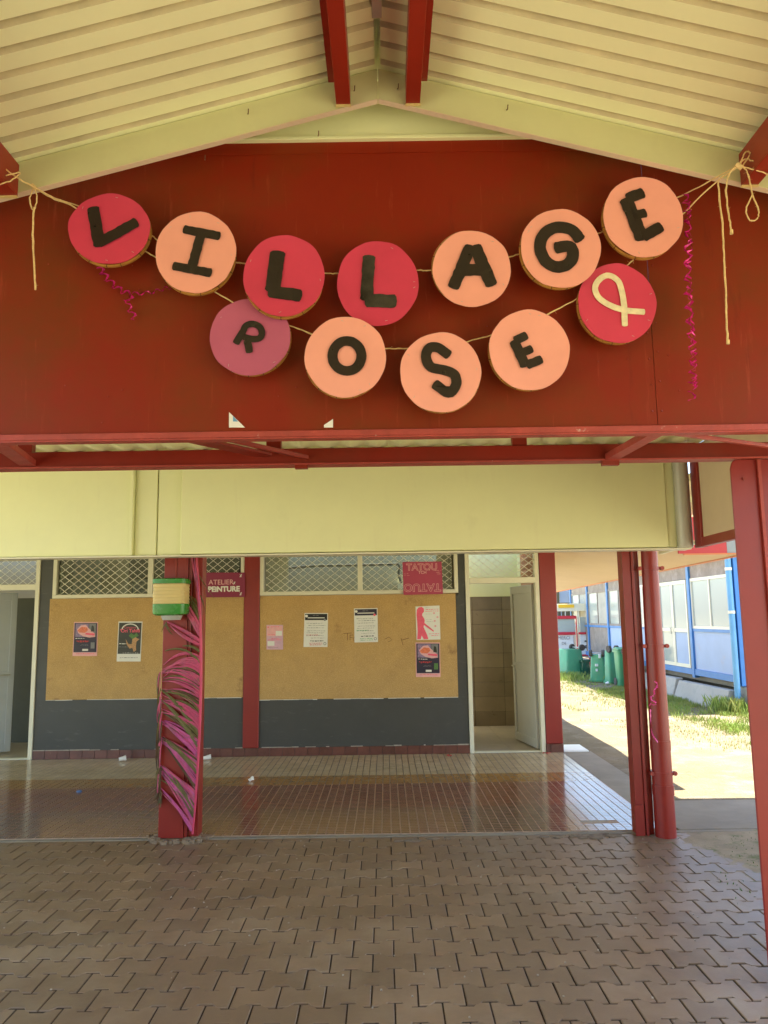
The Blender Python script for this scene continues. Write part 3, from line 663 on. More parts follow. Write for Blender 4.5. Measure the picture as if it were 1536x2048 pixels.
# ------------------------------------------------------------------ letter discs
def smooth_pts(pts, n=6):
    if len(pts) < 3: return [Vector(p) for p in pts]
    P = [Vector(p) for p in pts]; P = [P[0]*2-P[1]] + P + [P[-1]*2-P[-2]]; out = []
    for i in range(1, len(P)-2):
        for k in range(n):
            t = k/n; a, b, c, d = P[i-1:i+3]
            out.append(0.5*((2*b)+(-a+c)*t+(2*a-5*b+4*c-d)*t*t+(-a+3*b-3*c+d)*t**3))
    out.append(P[-2]); return out
def stroke(mb, pts2, w, y, th=0.0014, rough=0.03, capn=4, sq=False, closed=False):
    P = [Vector(p) for p in pts2]; n = len(P); Ls = []; Rs = []
    for i in range(n):
        if closed: d = (P[(i+1) % n]-P[i-1]).normalized()
        else: d = (P[min(i+1, n-1)]-P[max(i-1, 0)]).normalized()
        nn = Vector((-d.y, d.x)); j = 1+random.uniform(-rough, rough)
        Ls.append(P[i]+nn*w/2*j); Rs.append(P[i]-nn*w/2*(1+random.uniform(-rough, rough)))
    if closed:
        q = [(p.x, y, p.y) for p in Ls]+[(p.x, y, p.y) for p in Rs]+[(p.x, y-th, p.y) for p in Ls]+[(p.x, y-th, p.y) for p in Rs]
        f = []
        for i in range(n):
            j = (i+1) % n
            f += [(2*n+i, 2*n+j, 3*n+j, 3*n+i), (i, j, 2*n+j, 2*n+i), (n+i, n+j, 3*n+j, 3*n+i)]
        mb.add(q, f); return
    out = list(Ls)
    d = (P[-1]-P[-2]).normalized(); nn = Vector((-d.y, d.x)); k = 0.35 if sq else 0.8
    for a in range(1, capn): t = pi*a/capn; out.append(P[-1]+nn*cos(t)*w/2+d*sin(t)*w/2*k)
    out += Rs[::-1]
    d = (P[0]-P[1]).normalized(); nn = Vector((-d.y, d.x))
    for a in range(1, capn): t = pi*a/capn; out.append(P[0]+nn*cos(t)*w/2+d*sin(t)*w/2*k)
    mb.poly_y([(p.x, p.y) for p in out], y-th, y)
def P2(lst, y): return [Vector((at(a, b, y).x, at(a, b, y).z)) for a, b in lst]
def circ(cx, cy, rx, ry, n=30): return [(cx+rx*cos(2*pi*k/n), cy+ry*sin(2*pi*k/n)) for k in range(n)]
def densify(pts, step=7):
    out = []
    for (a, b), (c, d) in zip(pts[:-1], pts[1:]):
        n = max(1, int(sqrt((c-a)**2+(d-b)**2)/step))
        for i in range(n): out.append((a+(c-a)*i/n, b+(d-b)*i/n))
    return out+[pts[-1]]
discs = [
 ('V', (219,458), 82, 70, 'rose', (3,6), 2.950, [([(186,417),(199,490)],20),([(198,486),(272,445)],18)], 8, 'deep rose disc with a black letter V, leftmost of the upper row'),
 ('I', (392,505), 80.5, 81, 'peach', (1,5), 2.945, [([(369,459),(438,472)],15),([(402,470),(383,538)],16),([(348,532),(421,546)],15)], 0, 'peach disc with a black letter I beside the leftmost rose disc'),
 ('L', (568,552), 81.5, 81, 'rose', (-1,5), 2.930, [([(556,506),(545,580)],25),([(540,583),(600,591)],21)], 0, 'rose disc with a plain black letter L, overlapping the mauve disc'),
 ('L', (755.5,567), 81.5, 85, 'rose', (0,-2), 2.962, [([(738,514),(733,598)],21),([(734,601),(789,603)],23)], 0, 'rose disc with a shiny streaked black letter L, middle of the upper row'),
 ('A', (943.5,538), 78, 76.5, 'peach', (-4,-4), 2.945, [([(941,494),(907,574)],20),([(950,494),(983,569)],21),([(925,541),(962,539)],21)], 0, 'peach disc with a black letter A and bamboo rim showing above it'),
 ('G', (1121,497), 80, 79, 'peach', (-4,3), 2.930, [([(1160,479),(1143,460),(1113,455),(1089,468),(1080,494),(1091,522),(1113,534),(1136,528),(1146,510),(1139,493),(1112,496)],20)], 0, 'peach disc with a black letter G overlapping the rose ribbon disc'),
 ('E', (1286,435), 80, 80, 'peach', (-4,4), 2.935, [([(1256,397),(1285,386)],19),([(1252,400),(1284,477)],22),([(1268,432),(1290,426)],16),([(1287,473),(1321,454)],19)], 0, 'peach disc with a large black letter E, highest disc at the right end'),
 ('R', (500.5,674), 80.5, 77, 'mauve', (3,2), 2.968, [([(472,686),(486,664)],12),([(484,668),(492,652),(506,648),(520,655),(524,668),(518,677),(503,678),(488,674)],11),([(495,682),(499,704)],12.5)], 0, 'mauve disc with a small black letter R, the only purple one'),
 ('O', (691,714), 81.5, 80.5, 'peach', (-2,3), 2.930, 'O', 0, 'peach disc with a black letter O below the streaked L disc'),
 ('S', (881,745), 81, 80, 'peach', (1,2), 2.945, [([(897,710),(875,695),(858,697),(852,714),(862,734),(891,741),(909,750),(912,770),(897,786),(870,768)],17)], 0, 'peach disc with a black letter S, lowest of all discs'),
 ('E', (1058.5,700), 80.5, 80.5, 'peach', (-3,2), 2.945, [([(1031,681),(1052,671)],15),([(1029,683),(1050,731)],17),([(1043,706),(1063,698)],14),([(1055,730),(1082,719)],15)], 0, 'peach disc with a small black letter E in the lower row'),
 ('ribbon', (1234,607), 78, 79.5, 'rose', (-4,3), 2.968, 'Q', 0, 'rose disc with a painted ivory awareness ribbon loop'),
]
for (ch, (cx, cyp), rx, ry, col, (ox, oy), Y, strokes, rot, lab) in discs:
    c = at(cx, cyp, Y); root = thing('letter_disc', c, lab, 'letter disc', 'round card discs strung on twine')
    sc = (at(cx+10, cyp, Y).x-c.x)/10; sz = abs(at(cx, cyp+10, Y).z-c.z)/10
    # paper disc with slightly wavy trimmed edge
    n = 64; pts = []; ph = random.uniform(0, 6); ra = radians(rot)
    for k in range(n):
        t = 2*pi*k/n; w = 1+0.006*sin(5*t+ph)+0.005*sin(9*t+2*ph)+random.uniform(-.003, .003)
        u, v = rx*cos(t)*w, ry*sin(t)*w
        pts.append((c.x+(u*cos(ra)+v*sin(ra))*sc, c.z+(-u*sin(ra)+v*cos(ra))*sz))
    # gently buckled card: rings
    q = [(c.x, Y, c.z)]; f = []; rings = 6; a1, a2 = random.uniform(0, 6), random.uniform(0, 6)
    for r_ in range(1, rings+1):
        for k, (x, z) in enumerate(pts):
            t = 2*pi*k/n; fr_ = r_/rings
            q.append((c.x+(x-c.x)*fr_, Y-0.0020*fr_**3*(1+sin(2*t+a1))-0.0016*fr_**4*(1+sin(3*t+a2))-0.0005*fr_**2*(1+sin(7*t+a2)), c.z+(z-c.z)*fr_))
    for k in range(n): f.append((0, 1+k, 1+(k+1) % n))
    for r_ in range(rings-1):
        for k in range(n): f.append((1+r_*n+k, 1+r_*n+(k+1) % n, 1+(r_+1)*n+(k+1) % n, 1+(r_+1)*n+k))
    m0 = MB().add(q, f); nq = len(q)
    m0.add([(x, yy+0.0015, z) for x, yy, z in q], [tuple(reversed(g)) for g in f])
    base = 1+(rings-1)*n
    m0.f += [(base+k, base+(k+1) % n, nq+base+(k+1) % n, nq+base+k) for k in range(n)]
    m0.build('card', M[col], root, smooth=True)
    # bamboo rim behind
    rc = (c.x+ox*sc, c.z-oy*sz); q = []; n2 = 56; R1x, R1z = (rx-4.0)*sc, (ry-4.0)*sz
    prof = [(0, 0.004), (0.004, 0.003), (0.0055, 0.009), (0.004, 0.016), (-0.004, 0.017), (-0.006, 0.010), (-0.004, 0.004)]
    for k in range(n2):
        t = 2*pi*k/n2
        for (dr, dy) in prof: q.append((rc[0]+(R1x+dr)*cos(t), Y+dy, rc[1]+(R1z+dr)*sin(t)))
    np_ = len(prof)
    MB().add(q, [(k*np_+i, k*np_+(i+1) % np_, ((k+1) % n2)*np_+(i+1) % np_, ((k+1) % n2)*np_+i) for k in range(n2) for i in range(np_)]).build('bamboo_rim', M['bamboo'], root, smooth=True)
    nb = MB(); t = random.uniform(0, 1)
    while t < 2*pi:
        p = (rc[0]+(R1x+0.001)*cos(t), rc[1]+(R1z+0.001)*sin(t)); d = 0.005
        tx, tz = -sin(t)*0.0018, cos(t)*0.0018; rxx, rzz = cos(t)*0.0048, sin(t)*0.0048
        nb.add([(p[0]-tx-rxx, Y+0.0035, p[1]-tz-rzz), (p[0]+tx-rxx, Y+0.0035, p[1]+tz-rzz), (p[0]+tx+rxx, Y+0.0025, p[1]+tz+rzz), (p[0]-tx+rxx, Y+0.0025, p[1]-tz+rzz),
                (p[0]-tx-rxx, Y+0.0165, p[1]-tz-rzz), (p[0]+tx-rxx, Y+0.0165, p[1]+tz-rzz), (p[0]+tx+rxx, Y+0.0172, p[1]+tz+rzz), (p[0]-tx+rxx, Y+0.0172, p[1]-tz+rzz)],
               [(0,1,2,3),(4,7,6,5),(0,4,5,1),(1,5,6,2),(2,6,7,3),(3,7,4,0)])
        t += random.uniform(0.35, 0.6)
    tag(nb.build('bamboo_joints', M['node'], root), kind='stuff')
    # painted letter
    yl = Y-0.0042; lm = MB()
    if strokes == 'O':
        stroke(lm, P2(circ(694, 712, 29, 30, 36), yl), 20*sc, yl, closed=True)
    elif strokes == 'Q':
        rb = [(1249.5,651),(1248,611),(1243,580),(1235,561),(1217,551),(1200,558),(1190,575),(1197,595),(1220,611),(1251,621),(1288,624)]
        sp = smooth_pts([tuple(v) for v in P2(rb, yl)], 5); h = 6
        stroke(lm, [tuple(v) for v in sp[:26]], 12*sc, yl, sq=True); stroke(lm, [tuple(v) for v in sp[25:]], 12*sc, yl-0.0005, sq=True)
    else:
        for i, (pp_, wpx) in enumerate(strokes):
            if len(pp_) > 2: sp = smooth_pts([tuple(v) for v in P2(pp_, yl)], 5)
            else: sp = P2(densify(pp_), yl)
            stroke(lm, [tuple(v) for v in sp], wpx*sc*1.2, yl-0.0005*i, rough=0.03 if len(pp_) > 2 else 0.07, sq=True)
    lm.build('painted_ribbon' if ch == 'ribbon' else 'painted_letter', M['ivory'] if ch == 'ribbon' else M['blackg'] if 'shiny' in lab else M['black'], root)
    # staples
    st = MB()
    for k in range(4):
        t = random.uniform(0, 2*pi); p = (c.x+rx*0.9*sc*cos(t), c.z+ry*0.9*sz*sin(t)); a = random.uniform(0, pi)
        st.bar((p[0]-.005*cos(a), Y-0.004, p[1]-.005*sin(a)), (p[0]+.005*cos(a), Y-0.004, p[1]+.005*sin(a)), 0.0012, 0.0012)
    tag(st.build('staples', M['metal'], root), kind='stuff')

# ------------------------------------------------------------------ twine
def rope(mb, pts, r=0.0028, sub=5, wob=0.0015, fray=True):
    P = [tuple(p) for p in pts]; sp = smooth_pts(P, sub)
    sp = [p+Vector((random.uniform(-1,1), random.uniform(-1,1), random.uniform(-1,1)))*wob for p in sp]
    mb.tube(sp, [r*random.uniform(0.85, 1.15) for _ in sp], 6)
    if fray:
        for p in sp[::2]:
            if random.random() < 0.55:
                d = Vector((random.uniform(-1,1), random.uniform(-.5,.3), random.uniform(-1,1))).normalized()*random.uniform(.006,.016)
                mb.tube([p, p+d*0.6, p+d], 0.0004, 3)
YT = 2.985
t1 = thing('twine', at(68,372,2.86), 'jute twine carrying the upper row of letter discs, knotted to the roof at both ends', 'twine', 'jute twines')
mb = MB(); rope(mb, [at(-14,322,2.76), at(12,340,2.77), at(45,362,2.80), at(68,374,2.84), at(110,397,2.93), at(155,411,YT), at(220,440,YT), at(300,470,YT), at(318,482,YT), at(392,510,YT), at(468,524,YT), at(492,528,YT), at(568,545,YT), at(650,547,YT), at(677,547,YT), at(755,548,YT), at(833,541,YT), at(862,541,YT), at(940,530,YT), at(1020,514,YT), at(1042,507,YT), at(1120,490,YT), at(1200,465,YT), at(1210,460,YT), at(1290,425,YT), at(1362,391,YT), at(1420,362,2.88), at(1478,330,2.76)])
mb.build('line', M['twine'], t1, smooth=True)
mb = MB(); rope(mb, [at(-14,372,2.76), at(20,362,2.77), at(40,345,2.78), at(12,352,2.76)]); rope(mb, [at(68,374,2.865), at(60,395,2.86), at(66,420,2.86), at(74,400,2.86), at(70,376,2.86)]); rope(mb, [at(68,415,2.86), at(66,470,2.86), at(68,530,2.86), at(71,580,2.86)], 0.0036)
mb.tube([at(64,370,2.862), at(72,378,2.862)], 0.008, 8); mb.build('loose_end', M['twine'], t1, smooth=True)
t2 = thing('twine', at(1475,332,2.86), 'lower jute twine carrying the second disc row, with dangling ends at the right', 'twine', 'jute twines')
mb = MB(); rope(mb, [at(68,376,2.87), at(110,399,2.93), at(152,416,YT), at(220,470,YT), at(285,500,YT), at(314,516,YT), at(392,560,YT), at(428,583,YT), at(467,605,YT), at(520,630,YT), at(578,651,YT), at(626,669,YT), at(700,694,YT), at(770,697,YT), at(806,697,YT), at(880,694,YT), at(935,683,YT), at(985,670,YT), at(1050,650,YT), at(1098,627,YT), at(1156,597,YT), at(1210,565,YT), at(1252,532,YT), at(1272,515,YT), at(1330,465,YT), at(1367,427,YT), at(1425,370,2.88), at(1478,332,2.765)])
mb.build('line', M['twine'], t2, smooth=True)
yk = 2.76
mb = MB()
rope(mb, [at(1437,364,yk), at(1439,400,yk), at(1446,460,yk), at(1448,520,yk), at(1452,590,yk), at(1453,640,yk), at(1456,686,yk)], 0.0034)
rope(mb, [at(1478,332,yk), at(1460,345,yk), at(1452,380,yk), at(1458,430,yk), at(1463,465,yk)], 0.0034)
rope(mb, [at(1478,332,yk), at(1492,340,yk), at(1500,365,yk), at(1503,392,yk), at(1492,420,yk), at(1500,440,yk), at(1514,438,yk), at(1517,420,yk), at(1506,392,yk), at(1496,350,yk)], 0.0028)
rope(mb, [at(1470,336,yk), at(1490,318,yk), at(1510,324,yk), at(1550,330,yk)]); rope(mb, [at(1478,332,yk), at(1510,340,yk), at(1550,352,yk)]); rope(mb, [at(1480,330,yk), at(1490,305,yk), at(1500,308,yk), at(1484,334,yk)])
mb.tube([at(1472,328,yk-.004), at(1484,337,yk-.004)], 0.010, 8)
for (px, py) in ((1456, 686), (1463, 466), (71, 580)): mb.tube([at(px, py-6, yk), at(px, py+2, yk)], 0.0062, 7) if px > 500 else None
mb.build('loose_end', M['twine'], t2, smooth=True)

# foil streamers
def streamer(pts, w, turns, m, name, label, parent=None, step=4):
    sp = smooth_pts([tuple(p) for p in pts], step*3); q = []; n = len(sp)
    mb = MB()
    for i, p in enumerate(sp):
        a = 2*pi*turns*i/n; ww = w*(0.7+0.3*sin(i*1.7))
        d = (sp[min(i+1, n-1)]-sp[max(i-1, 0)]).normalized(); s1 = d.cross(Vector((0,1,0))).normalized(); s2 = Vector((0,1,0))
        e = s1*cos(a)+s2*sin(a); c = p+s1*sin(a*1.0)*w*0.25
        q += [c-e*ww/2, c+e*ww/2+d*w*0.35]
    mb.add(q, [(2*i, 2*i+1, 2*i+3, 2*i+2) for i in range(n-1)])
    o = mb.build(name, m, parent)
    return tag(o, label, 'streamer') if label else o
ys = 2.955
streamer([at(1374,400,ys+.01), at(1380,470,ys+.01), at(1378,560,ys+.01), at(1384,650,ys+.01), at(1388,740,ys+.01), at(1390,775,ys+.01)], 0.026, 21, M['foil'], 'foil_streamer', 'second shorter magenta foil strand twisted round the long one at the right')
streamer([at(1370,388,ys), at(1376,440,ys), at(1374,520,ys), at(1378,600,ys), at(1382,680,ys), at(1386,745,ys), at(1384,800,ys)], 0.036, 17, M['foil'], 'foil_streamer', 'long twisted magenta foil streamer hanging beside the right end disc')
tl = thing('foil_streamer', at(262,590,3.02), 'short crumpled magenta foil streamer forked below the leftmost discs', 'streamer')
ys = 3.03
streamer([at(197,534,ys), at(212,555,ys), at(235,577,ys), at(262,590,ys)], 0.034, 5, M['foil'], 'strand', None, tl)
streamer([at(262,588,ys), at(300,585,ys), at(330,577,ys), at(352,573,ys)], 0.022, 5, M['foil'], 'strand', None, tl)
streamer([at(262,585,ys), at(256,605,ys), at(262,622,ys), at(268,637,ys)], 0.032, 3, M['foil'], 'strand', None, tl)
ys = 5.87
streamer([at(1311,1362,ys), at(1312,1380,ys), at(1303,1392,ys), at(1309,1405,ys), at(1300,1412,ys)], 0.03, 3, M['foilp'], 'curling_ribbon', 'pink curling ribbon stuck on the red drainpipe, upper piece')
streamer([at(1301,1418,ys), at(1301,1450,ys), at(1305,1470,ys), at(1316,1484,ys)], 0.012, 0.6, M['foilp'], 'curling_ribbon', 'pink ribbon strip on the red drainpipe, lower piece')
# paper remnants on the gable
for pts, lab in (([(458,824),(458,855),(490,855)], 'white triangular paper corner with blue print left on the red panel'), ([(666,838),(666,855),(648,855),(648,850)], 'smaller white paper corner left on the red panel')):
    w_ = P2(pts, 3.047); o = MB().poly_y([(v.x, v.y) for v in w_], 3.0465, 3.0485).build('paper_scrap', M['paper']); tag(o, lab, 'paper scrap')
    if 'blue' in lab:
        w_ = P2([(466,832),(466,843),(476,843)], 3.046); MB().poly_y([(v.x, v.y) for v in w_], 3.0455, 3.0462).build('print', M['pipeblue'], o)

# ------------------------------------------------------------------ notice boards, posters, signs
YB = YW-0.018
def board(x0, x1, z0, z1, lab):
    o = MB().box(x0, x1, YB, YW-0.001, z0, z1).build('notice_board', M['board'], bevel=0.002)
    e = MB(); x = x0
    while x < x1-0.02:
        L_ = random.uniform(0.03, 0.22)
        if random.random() < 0.75: e.box(x, min(x1, x+L_), YB+0.004, YW-0.002, z0-random.uniform(0.004, 0.009), z0-0.0005)
        x += L_+0.002
    tag(e.build('paint_edge', M['paper'], o), kind='stuff')
    return tag(o, lab, 'notice board')
board(-4.125, -1.739, 0.705, 1.922, 'chipboard notice board left of the middle red column')
board(-1.540, 0.865, 0.672, 1.918, 'chipboard notice board between the middle red column and the right door')
for (px, py) in ((488, 1346), ): pass
def px_quad(px0, py0, px1, py1, y): a = at(px0, py0, y); b = at(px1, py1, y); return a.x, b.x, b.z, a.z   # x0,x1,z0,z1
def poster(name, pq, m, lab, cat='poster', skew=0.0, y=None):
    y = y or YB-0.004
    (a, b, c, d) = pq   # corner pixels TL TR BR BL
    w_ = P2([a, b, c, d], y); o = MB().poly_y([(v.x, v.y) for v in w_], y, y+0.003).build(name, m); tag(o, lab, cat)
    V4 = w_
    def uv(u, v):
        t = V4[0].lerp(V4[1], u); bb = V4[3].lerp(V4[2], u); return t.lerp(bb, v)
    layer = [0]
    def pr(m, shape, nm='print'):
        layer[0] += 1; yy = y-0.0008*layer[0]
        MB().poly_y([tuple(uv(u, v)) for u, v in shape], yy, yy+0.0006).build(nm, m, o)
    def lines(m, rows, nm='print', h=0.012):
        layer[0] += 1; yy = y-0.0008*layer[0]; mb = MB()
        for (u0, u1, v) in rows:
            u = u0
            while u < u1:
                e = min(u1, u+random.uniform(0.04, 0.12)); hh = h*random.uniform(0.6, 1.2); vo = random.uniform(-.004, .004)
                mb.poly_y([tuple(uv(u, v+vo)), tuple(uv(e, v+vo+random.uniform(-.004,.004))), tuple(uv(e, v+vo+hh)), tuple(uv(u, v+vo+hh))], yy, yy+0.0004); u = e+0.025
        tag(mb.build(nm, m, o), kind='stuff')
    def text(s, m, u, v, size, nm='lettering', bold=0.0, flip=False, sx=1.0, rot=0.0):
        layer[0] += 1; yy = y-0.0008*layer[0]
        cu = bpy.data.curves.new('t', 'FONT'); cu.body = s; cu.size = size; cu.extrude = 0.0003; cu.offset = bold; cu.align_x = 'CENTER'; cu.align_y = 'CENTER'
        to = bpy.data.objects.new('t', cu); COL.objects.link(to)
        bpy.context.view_layer.update()
        me = bpy.data.meshes.new_from_object(to.evaluated_get(bpy.context.evaluated_depsgraph_get()))
        bpy.data.objects.remove(to)
        p = uv(u, v); R_ = Matrix.Rotation(pi/2, 4, 'X')
        S_ = Matrix.Diagonal((sx, -1.0 if flip else 1.0, 1, 1))
        me.transform(Matrix.Translation(Vector((p.x, yy, p.y))-wloc(o)) @ R_ @ Matrix.Rotation(rot, 4, 'Z') @ S_)
        me.materials.clear(); me.materials.append(m); t = bpy.data.objects.new(nm, me); COL.objects.link(t); t.parent = o
    return o, pr, lines, text
def R(u0, v0, u1, v1): return [(u0, v0), (u1, v0), (u1, v1), (u0, v1)]
def C(cu, cv, ru, rv, n=14): return [(cu+ru*cos(2*pi*k/n), cv+rv*sin(2*pi*k/n)) for k in range(n)]
def dark_poster(pq, lab, right):
    o, pr, ln, tx = poster('poster', pq, M['ppink'], lab)
    pr(M['navy'], R(0.03, 0.03, 0.97, 0.89), 'background')
    pr(M['pviolet'], R(0.08, 0.05, 0.62, 0.44), 'photo'); pr(M['inkgrey'], R(0.64, 0.05, 0.92, 0.44), 'photo')
    pr(M['ppink'], [(0.14,0.22),(0.3,0.10),(0.5,0.08),(0.62,0.18),(0.88,0.34),(0.9,0.44),(0.66,0.46),(0.4,0.42),(0.2,0.33)], 'brush_shape')
    pr(M['porange'], [(0.16,0.25),(0.34,0.14),(0.56,0.16),(0.60,0.24),(0.48,0.32),(0.24,0.31)], 'brush_shape')
    pr(M['photpink'], [(0.5,0.32),(0.9,0.34),(0.86,0.40),(0.5,0.37)], 'brush_shape')
    pr(M['pdark'], [(0.72,0.28),(0.75,0.12),(0.79,0.10),(0.84,0.14),(0.87,0.28)], 'silhouette')
    ln(M['paper'], [(0.10, 0.48, 0.475)], h=0.018); ln(M['inkred'], [(0.14, 0.66, 0.55), (0.2, 0.6, 0.575)], h=0.02)
    ln(M['inkgrey'], [(0.35, 0.62, 0.66), (0.3, 0.66, 0.685)], h=0.01); ln(M['photpink'], [(0.16, 0.88, 0.925)], h=0.014)
    pr(M['paper'], R(0.40, 0.79, 0.64, 0.85), 'logo_box')
    pr(M['pgreen'] if right else M['inkgrey'], R(0.74, 0.60, 0.9, 0.78), 'picture')
dark_poster([(148,1244),(196,1244),(194,1312),(145,1312)], 'dark blue poster with an orange brush shape, left end of the left board', False)
dark_poster([(831,1285),(880,1285),(881,1354),(832,1354)], 'dark blue poster with an orange brush shape, below the pink silhouette poster', True)
o, pr, ln, tx = poster('poster', [(237,1243),(285,1243),(281,1323),(233,1323)], M['paper'], 'black poster headed Ori Tahiti with a dancer picture')
pr(M['pdark'], R(0.03, 0.03, 0.97, 0.81), 'background')
arc = [(0.5+0.36*cos(t), 0.21-0.16*sin(t)) for t in [pi*k/12 for k in range(13)]]
pr(M['paper'], arc+[(0.5+0.32*cos(t), 0.21-0.135*sin(t)) for t in [pi*(12-k)/12 for k in range(13)]], 'arc')
tx('Concours', M['photpink'], 0.5, 0.15, 0.036); tx("'Ori Tahiti", M['photpink'], 0.5, 0.235, 0.058, bold=0.0012)
pr(M['skin'], [(0.62,0.42),(0.72,0.36),(0.80,0.42),(0.92,0.44),(0.80,0.50),(0.78,0.62),(0.80,0.72),(0.70,0.76),(0.64,0.66),(0.52,0.68),(0.40,0.58),(0.34,0.44),(0.46,0.56),(0.60,0.57)], 'picture')
pr(M['pgreen'], [(0.46,0.36),(0.56,0.29),(0.68,0.34),(0.78,0.28),(0.88,0.36),(0.74,0.40),(0.62,0.44)], 'picture')
ln(M['paper'], [(0.08, 0.38, 0.55), ], h=0.02); ln(M['inkgrey'], [(0.06, 0.44, 0.63), (0.14, 0.88, 0.895)], h=0.012); ln(M['paper'], [(0.25, 0.9, 0.785)], h=0.008)
o, pr, ln, tx = poster('leaflet', [(533,1250),(566,1250),(566,1299),(533,1299)], M['plilac'], 'small pink leaflet next to the middle red column', 'leaflet')
pr(M['ppink'], R(0.03,0.03,0.97,0.45), 'background'); pr(M['paper'], R(0.56,0.24,0.94,0.44), 'photo'); pr(M['paper'], R(0.06,0.66,0.48,0.85), 'photo')
pr(M['photpink'], C(0.1,0.09,0.04,0.03), 'dot'); ln(M['photpink'], [(0.28,0.75,0.06),(0.1,0.5,0.38),(0.3,0.8,0.55),(0.1,0.9,0.60)], h=0.02); ln(M['inkgrey'], [(0.1,0.7,0.92)], h=0.018)
def note(pq, lab, m, accents):
    o, pr, ln, tx = poster('notice_sheet', pq, M['paper'], lab, 'notice')
    pr(m, R(0.03,0.025,0.97,0.21), 'header'); pr(M['paper'], R(0.14,0.13,0.86,0.155), 'bar'); pr(M['paper'], C(0.09,0.09,0.06,0.04), 'dot'); pr(M['inkgrey'] if m is M['blackm'] else M['photpink'], C(0.87,0.2,0.05,0.035), 'dot')
    ln(M['inkgrey'], [(0.36,0.6,0.065)], h=0.014)
    ln(M['inkgrey'], [(0.1,0.8,0.30),(0.18,0.9,0.36),(0.12,0.85,0.43),(0.15,0.9,0.52),(0.12,0.86,0.58),(0.1,0.82,0.66),(0.3,0.9,0.73)], h=0.012)
    ln(M['blackm'], [(0.28,0.82,0.81)], h=0.025); ln(accents, [(0.1,0.6,0.64),(0.24,0.8,0.88),(0.26,0.78,0.93)], h=0.016)
    pr(M['inkgrey'], C(0.89,0.90,0.06,0.045), 'stamp'); pr(M['paper'], C(0.89,0.90,0.04,0.03), 'stamp')
note([(609,1226),(656,1226),(655,1294),(607,1294)], 'white notice with black header and red handwriting, left of the two notices', M['blackm'], M['inkred'])
note([(708,1217),(755,1216),(756,1284),(709,1285)], 'white notice with navy header and green handwriting, right of the two notices', M['navy'], M['inkgreen'])
o, pr, ln, tx = poster('poster', [(831,1213),(879,1211),(881,1279),(833,1280)], M['paper'], 'white poster with a pink silhouette of a woman in profile')
pr(M['photpink'], [(0.13,0.03),(0.26,0.02),(0.34,0.07),(0.35,0.16),(0.28,0.22),(0.26,0.27),(0.34,0.36),(0.37,0.42),(0.35,0.50),(0.55,0.62),(0.74,0.74),(0.72,0.77),(0.52,0.67),(0.33,0.56),(0.31,0.62),(0.44,0.84),(0.50,0.98),(0.30,0.98),(0.22,0.87),(0.18,0.98),(0.03,0.98),(0.06,0.75),(0.05,0.45),(0.03,0.25),(0.05,0.1)], 'silhouette')
ln(M['photpink'], [(0.42,0.95,0.10),(0.40,0.95,0.15),(0.52,0.95,0.82),(0.62,0.95,0.87)], h=0.014); ln(M['inkgrey'], [(0.42,0.7,0.24),(0.42,0.66,0.40),(0.42,0.7,0.46),(0.40,0.6,0.05)], h=0.005)
for c_ in ((0.76,0.22),(0.90,0.34),(0.78,0.45),(0.80,0.60)): pr(M['ppink'], C(c_[0],c_[1],0.045,0.03,8), 'flower')
# pencilled marks on the right board
MB_ = MB(); yy = YB-0.001
for s_ in ([(687,1267),(703,1266)],[(695,1267),(695,1280)],[(700,1270),(700,1280)],[(700,1270),(706,1270)],[(700,1275),(705,1275)],[(710,1273),(706,1277),(708,1282),(712,1279)],[(770,1278),(778,1274),(784,1280),(776,1284)],[(802,1276),(806,1290)],[(804,1280),(818,1276)]):
    stroke(MB_, [tuple(v) for v in P2(s_, yy)], 0.006, yy, th=0.0006)
tag(MB_.build('pencil_marks', mat('brown_pencil', (0.16,0.08,0.03), 0.8)), 'brown scribbled letters TFG drawn on the right notice board', 'scribble')
# the two painted signs
o, pr, ln, tx = poster('painted_sign', [(398,1145),(490,1145),(490,1194),(398,1195)], M['sign'], 'maroon sign painted ATELIER PEINTURE with white flowers, left of the middle red column', 'sign', y=YW-0.05)
tx('ATELIER', M['ppink'], 0.48, 0.40, 0.085, bold=0.0005, sx=1.0); tx('PEiNTURE', M['paper'], 0.54, 0.68, 0.088, bold=0.0040, sx=1.0)
for (u, v, s_) in ((0.91,0.12,0.04),(0.91,0.86,0.04),(0.77,0.42,0.035),(0.10,0.82,0.035),(0.01,0.16,0.03)):
    for k in range(3):
        a = pi*k/3; pr(M['paper'], [(u-s_*cos(a)-0.006*sin(a), v-(s_*sin(a)-0.006*cos(a))*1.7), (u+s_*cos(a)-0.006*sin(a), v+(s_*sin(a)+0.006*cos(a))*1.7), (u+s_*cos(a)+0.006*sin(a), v+(s_*sin(a)-0.006*cos(a))*1.7+0.02), (u-s_*cos(a)+0.006*sin(a), v-(s_*sin(a)+0.006*cos(a))*1.7+0.02)], 'flower')
o, pr, ln, tx = poster('painted_sign', [(805,1124),(883,1123),(886,1188),(807,1190)], M['sign2'], 'raspberry sign painted TATOU hanging on the right window', 'sign', y=YW-0.05)
tx('TATOU', M['ppink'], 0.49, 0.17, 0.112, bold=0.0045, sx=1.0); tx('TATOU', M['sign2'], 0.49, 0.17, 0.112, bold=-0.0015, sx=1.0)
tx('TCH', M['ppink'], 0.50, 0.33, 0.050, bold=0.001); tx('\u2019', M['ppink'], 0.68, 0.31, 0.07)
tx('TATUO', M['ppink'], 0.48, 0.78, 0.128, bold=0.005, flip=True, sx=-1.05); tx('TATUO', M['sign2'], 0.48, 0.78, 0.128, bold=0.0, flip=True, sx=-1.05)
ln(M['ppink'], [(0.02,0.14,0.35),(0.02,0.17,0.40),(0.82,0.97,0.27),(0.85,0.95,0.33),(0.87,0.96,0.38)], h=0.010)

